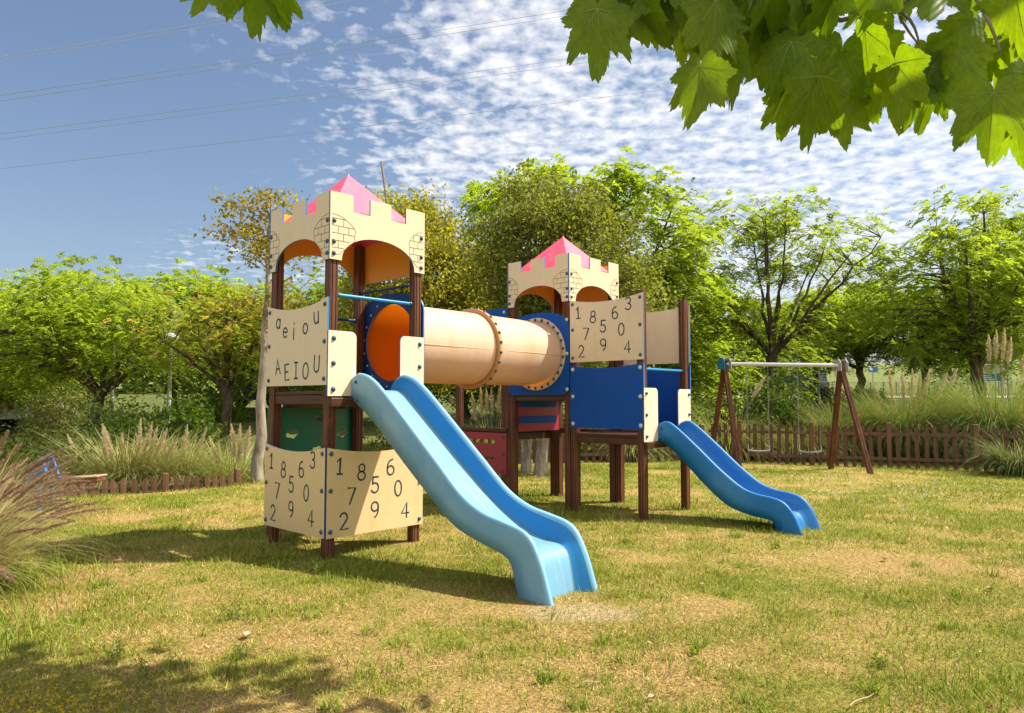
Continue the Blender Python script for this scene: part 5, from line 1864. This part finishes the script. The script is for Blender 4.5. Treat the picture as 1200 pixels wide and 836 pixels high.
# ------------------------------------------------------------------ overhanging plane tree
def leaf_proto(seed):
    """palmate leaf in its own frame: stalk joint at the origin, tip along +y, length 1"""
    r = np.random.default_rng(seed)
    key = [(0, 1.0), (4, .90), (7, .91), (11, .77), (14, .79), (19, .64), (22, .63), (27, .72), (30, .71), (34, .84), (39, .93), (44, .80), (48, .81), (54, .66), (60, .62), (65, .58), (71, .62), (77, .66), (84, .70), (90, .56), (97, .54), (106, .42), (120, .36), (138, .32), (153, .24), (168, .11), (180, .035)]
    k = np.array(key, float)
    k[:, 1] = np.where((k[:, 0] > 25) & (k[:, 0] < 130), k[:, 1] * (0.82 + 0.32 * r.random()), k[:, 1])
    ang = np.concatenate([k[:, 0], 360 - k[::-1][1:-1, 0]])
    rad = np.concatenate([k[:, 1], k[::-1][1:-1, 1]]) * (1 + 0.05 * r.normal(size=len(ang)))
    # fine irregular teeth between the main points
    a2, r2 = [], []
    for i in range(len(ang)):
        an, rn = (ang[i + 1], rad[i + 1]) if i + 1 < len(ang) else (360.0, rad[0])
        a2 += [ang[i], ang[i] + (an - ang[i]) * 0.45, ang[i] + (an - ang[i]) * 0.6]
        md = rad[i] + (rn - rad[i]) * 0.5
        e = 0.022 if 12 < ang[i] < 348 and not 130 < ang[i] < 230 else 0.006
        r2 += [rad[i], md + e * (0.3 + r.random()), md - e * (0.3 + r.random())]
    ang, rad = np.array(a2), np.array(r2)
    a = np.radians(ang)
    pts = np.stack([np.sin(a) * rad, np.cos(a) * rad], 1)
    rings = [0.0, 0.33, 0.66, 1.0]
    bend, fold, wav = -0.05 + 0.50 * r.random(), 0.0 + 0.60 * r.random(), r.random() * 6

    def lift(p):
        x, y = p
        z = -bend * (y ** 2) - 0.10 * x * x + fold * abs(x) * 0.6 + 0.035 * math.sin(7 * x + wav) * math.sin(5 * y + wav)
        return (x, y, z)
    mb = MB()
    n = len(pts)
    vs = [lift((0, 0))]
    for q in rings[1:]:
        vs += [lift((p[0] * q, p[1] * q)) for p in pts]
    fs = [(0, 1 + (i + 1) % n, 1 + i) for i in range(n)]
    for m in range(2):
        for i in range(n):
            j = (i + 1) % n
            fs.append((1 + m * n + i, 1 + m * n + j, 1 + (m + 1) * n + j, 1 + (m + 1) * n + i))
    mb.add(vs, fs, 0, True)
    for va, ln in ((0, .93), (39, .82), (-39, .82), (83, .58), (-83, .58)):
        d = np.array([math.sin(R(va)), math.cos(R(va))])
        prev = None
        for i in range(9):
            p = d * ln * i / 8
            w = 0.006 * (1 - 0.8 * i / 8)
            s = np.array([d[1], -d[0]]) * w
            l, rr = lift(p + s), lift(p - s)
            up = 0.004
            cur = [(l[0], l[1], l[2] + up), (rr[0], rr[1], rr[2] + up), (l[0], l[1], l[2] - up), (rr[0], rr[1], rr[2] - up)]
            if prev:
                mb.add([prev[0], prev[1], cur[1], cur[0]], [(0, 1, 2, 3)], 1)
                mb.add([prev[2], prev[3], cur[3], cur[2]], [(0, 1, 2, 3)], 1)
            prev = cur
    me = mb.mesh('leaf', [M['plane_leaf'], M['leaf_vein']])
    a = me.attributes.new('Col', 'FLOAT_COLOR', 'POINT')
    base = np.array([0.145, 0.25, 0.014]) + np.array([0.05, 0.06, 0.0]) * r.random()
    c = np.ones((len(me.vertices), 4), np.float32)
    c[:, :3] = base * (0.88 + 0.24 * r.random((len(me.vertices), 1)))
    a.data.foreach_set('color', c.ravel())
    return me


def mottle_leaf(m):
    nt = NT(m.node_tree)
    at = [n for n in nt.n if n.bl_idname == 'ShaderNodeAttribute'][0]
    tc = nt.node('ShaderNodeTexCoord')
    n1 = nt.node('ShaderNodeTexNoise', i_Scale=5.0, i_Detail=8.0, i_Roughness=0.7)
    nt.link(tc.outputs['Object'], n1.inputs['Vector'])
    wv = nt.node('ShaderNodeTexWave', i_Scale=4.5, i_Distortion=2.5, i_Detail=2.0)
    wv.bands_direction = 'DIAGONAL'
    nt.link(tc.outputs['Object'], wv.inputs['Vector'])
    f = nt.math('ADD', nt.ramp(n1.outputs[0], [(0.3, 0.74), (0.7, 1.12)]), nt.math('MULTIPLY', wv.outputs['Fac'], 0.05))
    c = nt.mix(1.0, at.outputs['Color'], f, 'MULTIPLY')
    spot = nt.ramp(n1.outputs[0], [(0.70, 0.0), (0.76, 0.6)])
    c = nt.mix(spot, c, (0.20, 0.15, 0.03))
    b = nt.n['Principled BSDF']
    tr = [n for n in nt.n if n.bl_idname == 'ShaderNodeBsdfTranslucent'][0]
    nt.link(c, b.inputs['Base Color'])
    nt.link(nt.mix(1.0, c, (1.45, 1.3, 0.30), 'MULTIPLY'), tr.inputs[0])
    bp = nt.node('ShaderNodeBump', i_Strength=0.10, i_Distance=0.02)
    nt.link(wv.outputs['Fac'], bp.inputs['Height'])
    nt.link(bp.outputs[0], b.inputs['Normal'])


mottle_leaf(M['plane_leaf'])
M['leaf_vein'] = speckle('leaf_vein', (0.15, 0.235, 0.025), 0.5, 0.1, 10.0)


def plane_tree():
    X0, Y0 = 3.0, 0.15
    root = thing('plane_tree', 'broad leaved plane tree overhanging the picture from above, big lobed leaves at top right', 'tree', (X0, Y0, 0))
    L0 = np.array([X0, Y0, 0])
    def W3(px, py, y):
        v = (418 - py) / FOC
        d = np.array([(px - 600) / FOC, math.cos(PITCH) - v * math.sin(PITCH), math.sin(PITCH) + v * math.cos(PITCH)])
        return np.array([0, 0, CAM_H]) + d * (y / d[1])
    tk = MB()
    tk.tube(bez(np.array([0, 0, -0.2]), np.array([0.05, 0, 1.5]), np.array([-0.1, 0.1, 3.4]), 9), [0.22, 0.19, 0.18, 0.17, 0.165, 0.16, 0.155, 0.15, 0.14], 14)
    hub = np.array([X0 - 0.1, Y0 + 0.1, 3.3])
    low = np.array([X0 - 0.02, Y0 + 0.04, 2.5])
    def br(pts, r0, r1, sides=7):
        pts = np.array(pts)
        n = len(pts)
        tk.tube(pts - L0, [r0 + (r1 - r0) * i / (n - 1) for i in range(n)], sides)
    # the low branch seen at top right, then twigs
    b1 = bez(low, np.array([1.9, 1.4, 2.75]), W3(1130, -25, 1.75), 9)
    b2 = bez(W3(1130, -25, 1.75), W3(1060, 10, 1.75), W3(985, 24, 1.75), 7)
    b3 = bez(W3(985, 24, 1.75), W3(850, -10, 1.75), W3(690, -50, 1.75), 9)
    br(b1, 0.045, 0.011); br(b2, 0.010, 0.006); br(b3, 0.006, 0.003)
    br(bez(W3(1130, -25, 1.75), W3(1160, 20, 1.7), W3(1172, 60, 1.7), 6), 0.006, 0.003)
    br(bez(W3(1050, 12, 1.75), W3(1075, 20, 1.72), W3(1078, 60, 1.7), 6), 0.005, 0.002)
    br(bez(W3(1055, 20, 1.75), W3(1065, 40, 1.72), W3(1077, 52, 1.7), 6), 0.004, 0.002)
    # upper limbs carrying the shading crown above the picture
    for e in ((0.4, 4.0, 4.85), (1.7, 4.0, 5.1), (-0.8, 3.0, 4.5), (1.8, 3.0, 5.2), (2.5, -1.5, 5.2), (4.4, 1.5, 5.0), (-1.6, 2.6, 4.3)):
        e = np.array(e)
        br(bez(hub, (hub + e) / 2 + np.array([0, 0, 0.45]), e, 9), 0.085, 0.012)
    # left twig with the small cluster at top left
    br(bez(np.array([-0.8, 3.0, 4.5]), np.array([-0.85, 2.3, 3.4]), W3(285, -40, 1.9), 9), 0.010, 0.003)
    br(bez(W3(285, -40, 1.9), W3(250, -30, 1.9), W3(215, -45, 1.9), 5), 0.003, 0.002)
    tk.build('trunk', M['bark_pale'], root)
    protos = [leaf_proto(500 + i) for i in range(10)]
    rr = random.Random(5)
    spec = [  # joint px, py, tip px, py, distance, roll about the leaf axis (deg)
        (700, 2, 703, 99, 1.70, 10), (748, -28, 757, 71, 1.75, -20), (823, 58, 811, 168, 1.62, 5), (838, -6, 833, 100, 1.66, -12), (852, 38, 868, 139, 1.72, 25),
        (962, 80, 945, 189, 1.62, -8), (938, 30, 893, 120, 1.74, 30), (790, -62, 742, 26, 1.72, 15), (905, -60, 925, 44, 1.68, -25), (1046, 60, 1057, 163, 1.66, 12),
        (992, 32, 975, 136, 1.72, -30), (1165, 90, 1160, 194, 1.60, 6), (1204, 66, 1188, 168, 1.66, -18), (1128, 40, 1108, 140, 1.70, 28), (1074, 62, 1142, 122, 1.72, -22),
        (1040, -46, 1016, 55, 1.68, 20), (1105, -52, 1082, 52, 1.74, -10), (1186, -30, 1205, 70, 1.66, 12), (880, -46, 905, 62, 1.75, -35), (1006, 12, 1030, 108, 1.70, 35),
        (1150, 8, 1098, 86, 1.76, 15), (800, -40, 822, 60, 1.76, 30), (770, -55, 790, 40, 1.78, -40), (725, -60, 705, 30, 1.78, 25), (930, 70, 915, 160, 1.78, 40),
        (890, 20, 902, 112, 1.80, -15), (965, -30, 980, 62, 1.76, 5), (1220, 10, 1160, 70, 1.74, -28), (1080, 90, 1092, 168, 1.78, 20), (985, 100, 990, 182, 1.80, -25),
        (1010, 80, 1030, 150, 1.82, 15), (1180, 120, 1210, 200, 1.7, 10), (660, -75, 640, 4, 1.75, 10), (860, -80, 850, 20, 1.80, 20), (945, -85, 955, 15, 1.72, -15),
        (300, -42, 302, 54, 1.88, -6), (250, -45, 232, 33, 1.92, 20), (272, -52, 263, 28, 1.95, -30), (318, -40, 346, 26, 1.86, 45), (315, -48, 330, 42, 1.95, 15), (215, -60, 190, 8, 1.92, -15),
        (712, -10, 728, 62, 1.82, 30), (765, -20, 775, 45, 1.84, 15), (815, 10, 835, 82, 1.84, -30), (842, 62, 822, 128, 1.80, 35), (868, 8, 876, 84, 1.85, 10),
        (915, 10, 930, 92, 1.84, -20), (948, 18, 960, 100, 1.86, 30), (968, 92, 955, 164, 1.80, -35), (1020, -20, 1045, 40, 1.84, 25), (1058, 74, 1038, 140, 1.80, -25),
        (1120, 60, 1118, 128, 1.84, 30), (1140, -30, 1140, 40, 1.82, -15), (1172, 30, 1180, 108, 1.80, 25), (1205, -20, 1185, 42, 1.84, -30), (1150, 96, 1132, 160, 1.82, -30),
        (895, -40, 880, 24, 1.86, 30), (1000, -40, 1000, 28, 1.85, -20), (1065, -50, 1050, 22, 1.86, 35), (740, 0, 735, 66, 1.86, -25), (925, 100, 912, 172, 1.80, 20)]
    for q in range(30):
        jx, jy = rr.uniform(690, 1215), rr.uniform(-45, 62)
        ln, an = rr.uniform(48, 88), R(rr.uniform(-40, 40))
        if jy + ln > 60 + 90 * (jx - 640) / 400:
            jy -= 40
        spec.append((jx, jy, jx + ln * math.sin(an), jy + ln * math.cos(an), rr.uniform(1.72, 1.95), rr.uniform(-50, 50)))
    for i, (jx, jy, tx, ty, dist, roll) in enumerate(spec):
        j = W3(jx, jy, dist)
        tip = W3(tx, ty, dist + rr.uniform(-0.05, 0.05))
        j = tip - (tip - j) * rr.uniform(0.74, 0.92)
        ax = Vector(tip - j)
        Ln = ax.length
        yv = ax.normalized()
        view = Vector(j - np.array([0, 0, CAM_H])).normalized()
        n = (-view * rr.choice((1, 1, -1)) + Vector((0.25, 0, 0.2)))
        n = (n - yv * n.dot(yv)).normalized()
        n = Matrix.Rotation(R(roll * 1.3), 3, yv) @ n
        xv = yv.cross(n).normalized()
        zv = xv.cross(yv)
        m4 = Matrix((( xv.x, yv.x, zv.x, 0), (xv.y, yv.y, zv.y, 0), (xv.z, yv.z, zv.z, 0), (0, 0, 0, 1)))
        o = bpy.data.objects.new('leaf', protos[i % 10])
        o.matrix_local = Matrix.Translation(Vector(j - L0)) @ m4 @ Matrix.Diagonal((Ln * rr.uniform(0.58, 0.88), Ln * 0.92, Ln, 1))
        link(o, root)
        back = j - np.array(yv) * 0.03 + np.array([rr.uniform(-.02, .02), 0.01, 0.035])
        pet = MB()
        pet.tube(bez(j, j * 0.5 + back * 0.5 + np.array([0, 0, 0.004]), back, 4) - L0, 0.0014, 5)
        inv = o.matrix_local.inverted()
        pet.v = [tuple(inv @ Vector(v)) for v in pet.v]
        pet.build('leaf_stalk', M['leaf_vein'], o)
    # crown above the picture: many leaves, only its shadow is seen
    r = np.random.default_rng(520)
    n = 2600
    cl = np.array([(0.25, 4.05, 4.9), (1.0, 4.0, 5.0), (1.75, 3.95, 5.1), (0.2, 3.7, 4.9), (0.5, 3.75, 4.7), (1.4, 3.7, 4.9), (1.4, 3.0, 5.2), (2.4, -1.4, 5.2), (4.3, 1.5, 5.0), (3.0, 0.5, 5.8), (2.2, 2.0, 5.6), (-1.3, 2.7, 4.4), (0.1, 3.15, 4.4), (1.0, 2.6, 5.3)])
    k = r.integers(0, len(cl), n)
    pos = cl[k] + r.normal(size=(n, 3)) * np.array([0.42, 0.20, 0.28])
    # keep every one of these out of the camera's view
    d = pos - np.array([0, 0, CAM_H])
    fr = d[:, 1] * math.cos(PITCH) + d[:, 2] * math.sin(PITCH)
    up = -d[:, 1] * math.sin(PITCH) + d[:, 2] * math.cos(PITCH)
    keep = (fr < 0.1) | (418 - FOC * up / np.maximum(fr, 0.1) < -45)
    pos = pos[keep]
    Q = simple_quads(pos - L0, r, 0.19, 0.85)
    obj('foliage', np_mesh('foliage', Q, 4, M['leaf'], np.array([0.09, 0.16, 0.015]) * (0.7 + 0.6 * r.random((len(pos), 1)))), root)


plane_tree()


# ------------------------------------------------------------------ far props
def parked_car(label, x, y, rz, mat, kind='car'):
    zb = gz(x, y) + 0.06
    root = thing('parked_car', label, 'car', (x, y, zb), rz, 'parked cars')
    Lc, Wd = 4.2, 1.7
    tall = kind == 'van'
    prof = [(-2.1, 0.35), (-2.1, 0.80), (-1.95, 0.95), (-0.95, 1.02), (0.9, 1.04), (1.95, 0.98), (2.1, 0.75), (2.1, 0.35)] if not tall else [(-2.1, 0.35), (-2.1, 1.0), (-1.9, 1.15), (1.9, 1.2), (2.1, 1.1), (2.1, 0.35)]
    roof = [(-0.95, 1.02), (-0.25, 1.42), (0.75, 1.46), (1.45, 1.32), (1.85, 1.0)] if not tall else [(-1.7, 1.15), (-1.1, 1.85), (1.95, 1.9), (2.0, 1.18)]
    mb = MB()
    def shell(pts, w0, w1):
        n = len(pts)
        zmin, zmax = min(p[1] for p in pts), max(p[1] for p in pts)
        wv = lambda z: w0 + (w1 - w0) * (z - zmin) / (zmax - zmin)
        vs = [(px, -wv(z), z) for px, z in pts] + [(px, wv(z), z) for px, z in pts]
        return vs, [tuple(range(n)), tuple(range(2 * n - 1, n - 1, -1))] + [(i, n + i, n + (i + 1) % n, (i + 1) % n) for i in range(n)]
    mb.add(*shell(prof, Wd / 2, Wd / 2 - 0.06))
    mb.build('body', M[mat], root)
    g = MB()
    g.add(*shell([(px * 0.985, z) for px, z in roof[:1]] + [(px * 0.985, z - 0.06) for px, z in roof[1:-1]] + [(px * 0.985, z) for px, z in roof[-1:]], Wd / 2 - 0.05, Wd / 2 - 0.18))
    g.build('windows', M['glass'], root)
    rf = MB()
    a, b = roof[1], roof[-2]
    vs, fs = shell([(a[0] - 0.03, a[1] - 0.055), (a[0] + 0.05, a[1] + 0.01), (b[0] - 0.05, b[1] + 0.01), (b[0] + 0.03, b[1] - 0.055)], Wd / 2 - 0.16, Wd / 2 - 0.2)
    rf.add(vs, fs)
    rf.build('roof', M[mat], root)
    for sx in (-1.35, 1.35):
        for sy in (-1, 1):
            w = MB()
            w.tube([(sx, sy * (Wd / 2 - 0.2), 0.31), (sx, sy * (Wd / 2 + 0.005), 0.31)], 0.31, 18)
            wo = w.build('wheel', M['tyre'], root)
            h = MB()
            h.tube([(sx, sy * (Wd / 2 - 0.1), 0.31), (sx, sy * (Wd / 2 + 0.015), 0.31)], 0.19, 14)
            h.build('rim', M['steel'], wo)
    for sy in (-1, 1):
        t = MB()
        t.box((2.06, sy * 0.66 - 0.13, 0.68), (2.115, sy * 0.66 + 0.13, 0.86), bevel=0.01)
        t.build('tail_light', M['light_red'], root)
        t = MB()
        t.box((-2.115, sy * 0.62 - 0.15, 0.66), (-2.06, sy * 0.62 + 0.15, 0.80), bevel=0.01)
        t.build('headlight', M['light_white'], root)


parked_car('dark blue parked car behind the slender pale trunk', at(302, 33), 33, R(165), 'car_blue')
parked_car('white parked car at the far left picture edge', at(-52, 25), 25, R(10), 'car_white')
parked_car('dark green van parked beyond the fence right of the flowering bush', at(948, 43.5), 46.0, R(-62), 'car_dark', 'van')


def lamp_post(label, x, y, h):
    root = thing('lamp_post', label, 'lamp post', (x, y, gz(x, y)), 0, 'grey lamp posts at left')
    mb = MB()
    mb.tube([(0, 0, -0.1), (0, 0, 1.0), (0, 0, h)], [0.075, 0.06, 0.045], 10)
    mb.build('pole', M['pole'], root)
    hd = MB()
    hd.tube([(0, 0, h), (0, 0, h + 0.12), (0, 0, h + 0.34), (0, 0, h + 0.40)], [0.06, 0.16, 0.22, 0.05], 12)
    hd.build('lantern', M['light_white'], root)
    bs = MB()
    bs.tube([(0, 0, -0.05), (0, 0, 0.30)], [0.12, 0.09], 10)
    bs.build('base', M['pole'], root)


lamp_post('grey lamp post left of the olive tree, nearer the broad tree', at(132, 22), 22, 3.4)
lamp_post('grey lamp post right of the other one, behind the grass clump', at(199, 21), 21, 3.2)


def road_sign():
    x, y = at(1023, 48), 48
    root = thing('road_sign', 'small blue road sign on a thin pole by the road', 'sign', (x, y, gz(x, y)), 0.15)
    mb = MB()
    mb.tube([(0, 0, -0.1), (0, 0, 2.35)], 0.04, 8)
    mb.build('pole', M['pole'], root)
    b = MB()
    b.box((-0.34, -0.05, 1.85), (0.34, -0.02, 2.22), bevel=0.008)
    so = b.build('sign_board', M['sign_blue'], root)
    w = MB()
    w.box((-0.28, -0.056, 1.98), (-0.04, -0.051, 2.14))
    w.build('white_symbol', M['light_white'], so)


def notice_board():
    x, y = at(1159, 24), 24
    zb = gz(x, y)
    root = thing('notice_board', 'framed notice board with pale top and blue lower half, behind the right grasses', 'notice board', (x, y, zb), -0.1)
    for sx in (-1, 1):
        p = MB()
        p.box((sx * 0.40 - 0.035, -0.035, -0.1), (sx * 0.40 + 0.035, 0.035, hz(423, y) - zb), bevel=0.006)
        p.build('leg', M['pole'], root)
    z1, zm, z0 = hz(427, y) - zb, hz(438, y) - zb, hz(447, y) - zb
    b = MB()
    b.box((-0.36, -0.025, zm), (0.36, 0.0, z1), bevel=0.006)
    b.build('upper_board', M['sign_pale'], root)
    b = MB()
    b.box((-0.36, -0.025, z0), (0.36, 0.0, zm - 0.01), bevel=0.006)
    lo = b.build('lower_board', M['sign_blue'], root)
    w = MB()
    for k in range(3):
        w.box((-0.28, -0.031, z0 + 0.05 + 0.06 * k), (0.18 - 0.1 * k, -0.0265, z0 + 0.075 + 0.06 * k))
    w.build('text_lines', M['light_white'], lo)
    x2 = at(1181, 23)
    r2 = thing('small_sign', 'small blue square sign on a post right of the notice board', 'sign', (x2, 23, gz(x2, 23)), 0)
    p = MB()
    p.tube([(0, 0, -0.1), (0, 0, hz(418, 23) - gz(x2, 23))], 0.025, 8)
    p.build('pole', M['pole'], r2)
    b = MB()
    zc = hz(428, 23) - gz(x2, 23)
    b.box((-0.12, -0.05, zc - 0.14), (0.12, -0.03, zc + 0.14), bevel=0.006)
    sb = b.build('sign_board', M['sign_blue'], r2)
    w = MB()
    w.box((-0.06, -0.056, zc - 0.05), (0.06, -0.051, zc + 0.06))
    w.build('white_symbol', M['light_white'], sb)


road_sign()
notice_board()


def meadow_fence():
    root = thing('railing', 'dark metal railing along the far meadow behind the road', 'fence', (at(960, 62), 62, gz(at(960, 62), 62)))
    L0 = root.location.copy()
    x0, x1 = at(900, 62), at(1230, 62)
    n = 22
    for k in range(n + 1):
        x = x0 + (x1 - x0) * k / n
        p = MB()
        z = gz(x, 62)
        p.box((-0.03, -0.03, -0.2), (0.03, 0.03, 1.25), bevel=0.005)
        p.build('post', M['wire'], root, Vector((x, 62, z)) - L0)
    for h in (0.25, 1.2):
        r = MB()
        r.tube([Vector((x0, 62, gz(x0, 62) + h)) - L0, Vector((x1, 62, gz(x1, 62) + h)) - L0], 0.018, 6)
        r.build('rail', M['wire'], root)
    b = MB()
    m = 260
    for k in range(m):
        x = x0 + (x1 - x0) * (k + 0.5) / m
        z = gz(x, 62)
        b.box((x - L0.x - 0.005, -0.005, z - L0.z + 0.25), (x - L0.x + 0.005, 0.005, z - L0.z + 1.2))
    tag(b.build('bars', M['wire'], root), kind='stuff')


meadow_fence()


def stone_wall():
    x0, x1, y = at(148, 20.5), at(192, 20.5), 20.5
    zb = gz((x0 + x1) / 2, y)
    root = thing('stone_wall', 'low grey dry stone wall behind the left grass clump', 'wall', ((x0 + x1) / 2, y, zb))
    r = random.Random(8)
    mb = MB()
    z = -0.2
    for row in range(6):
        h = r.uniform(0.16, 0.22)
        x = -(x1 - x0) / 2 - r.uniform(0, 0.2)
        while x < (x1 - x0) / 2:
            w = r.uniform(0.22, 0.45)
            mb.box((x, -0.18 + r.uniform(-.03, .03), z), (x + w - 0.015, 0.18, z + h - 0.012), bevel=0.025)
            x += w
        z += h
    mb.build('stones', M['stone'], root)


stone_wall()


def seesaw():
    x, y = -6.15, 9.9
    zb = gz(x, y) - 0.10
    root = thing('seesaw', 'brown plank seesaw on blue metal stand by the low left fence', 'seesaw', (x, y, zb), 0.06)
    mb = MB()
    t = Matrix.Rotation(R(-4), 4, 'Y')
    mb.box((-0.55, -0.12, 0.44), (0.55, 0.12, 0.50), M4=t, bevel=0.01)
    mb.build('plank', M['plank'], root)
    s = MB()
    s.box((0.12, -0.14, 0.503), (0.56, 0.14, 0.53), M4=t, bevel=0.008)
    s.build('seat', M['plank_pale'], root)
    fr = MB()
    for sy in (-0.13, 0.13):
        fr.tube([(-0.40, sy, 0.50), (-0.22, sy, 0.80), (-0.12, sy, 0.50)], 0.02, 8)
        fr.tube([(-0.22, sy, 0.0), (-0.22, sy, 0.46)], 0.03, 8)
        fr.tube([(-0.36, sy, 0.68), (-0.14, sy, 0.60)], 0.015, 8)
    fr.tube([(-0.22, -0.13, 0.80), (-0.22, 0.13, 0.80)], 0.02, 8)
    fr.build('stand', M['blue_metal'], root)
    pn = MB()
    pn.add([(-0.38, -0.10, 0.51), (-0.13, -0.10, 0.51), (-0.21, -0.10, 0.80), (-0.38, -0.08, 0.51), (-0.13, -0.08, 0.51), (-0.21, -0.08, 0.80)], [(0, 1, 2), (5, 4, 3), (0, 3, 4, 1), (1, 4, 5, 2), (2, 5, 3, 0)])
    pn.build('backrest', M['blue_metal'], root)


seesaw()


# ------------------------------------------------------------------ overhead power lines
def power_lines():
    lines = [((0, 67), (400, -2), 58, 'topmost thin power line at the upper left of the sky'), ((0, 72), (400, 3), 60, 'second power line from the top, just under the topmost one'),
             ((0, 112), (680, 10), 62, 'third power line, upper wire of the middle pair'), ((0, 118.5), (680, 16), 64, 'fourth power line, lower wire of the middle pair'),
             ((0, 157), (690, 66), 66, 'fifth power line, upper wire of the lowest pair'), ((0, 163.5), (690, 73), 68, 'sixth power line, lower wire of the lowest pair'),
             ((0, 198), (790, 104), 70, 'lowest single power line, running just above the towers')]
    def W3(px, py, y):
        v = (418 - py) / FOC
        d = np.array([(px - 600) / FOC, math.cos(PITCH) - v * math.sin(PITCH), math.sin(PITCH) + v * math.cos(PITCH)])
        return np.array([0, 0, CAM_H]) + d * (y / d[1])
    for (p, q, dist, lb) in lines:
        a = W3(p[0], p[1], dist)
        b = W3(q[0], q[1], dist * 1.35)
        dv = b - a
        a2, b2 = a - dv * 0.6, b + dv * 1.4
        n = 40
        pts = [a2 + (b2 - a2) * k / n for k in range(n + 1)]
        # slight sag, zero where the wire was measured
        L = 3.0
        pts = [p_ + np.array([0, 0, 1.2 * ((k / n * L - 0.6) * (k / n * L - 1.6)) * 0.35]) for k, p_ in enumerate(pts)]
        mb = MB()
        mid = pts[0]
        mb.tube([p_ - mid for p_ in pts], 0.022, 6)
        tag(mb.build('power_line', M['line'], loc=Vector(mid)), lb, 'power line', 'overhead power lines')


power_lines()
print('objects', len(bpy.data.objects), 'polys', sum(len(m.polygons) for m in bpy.data.meshes))
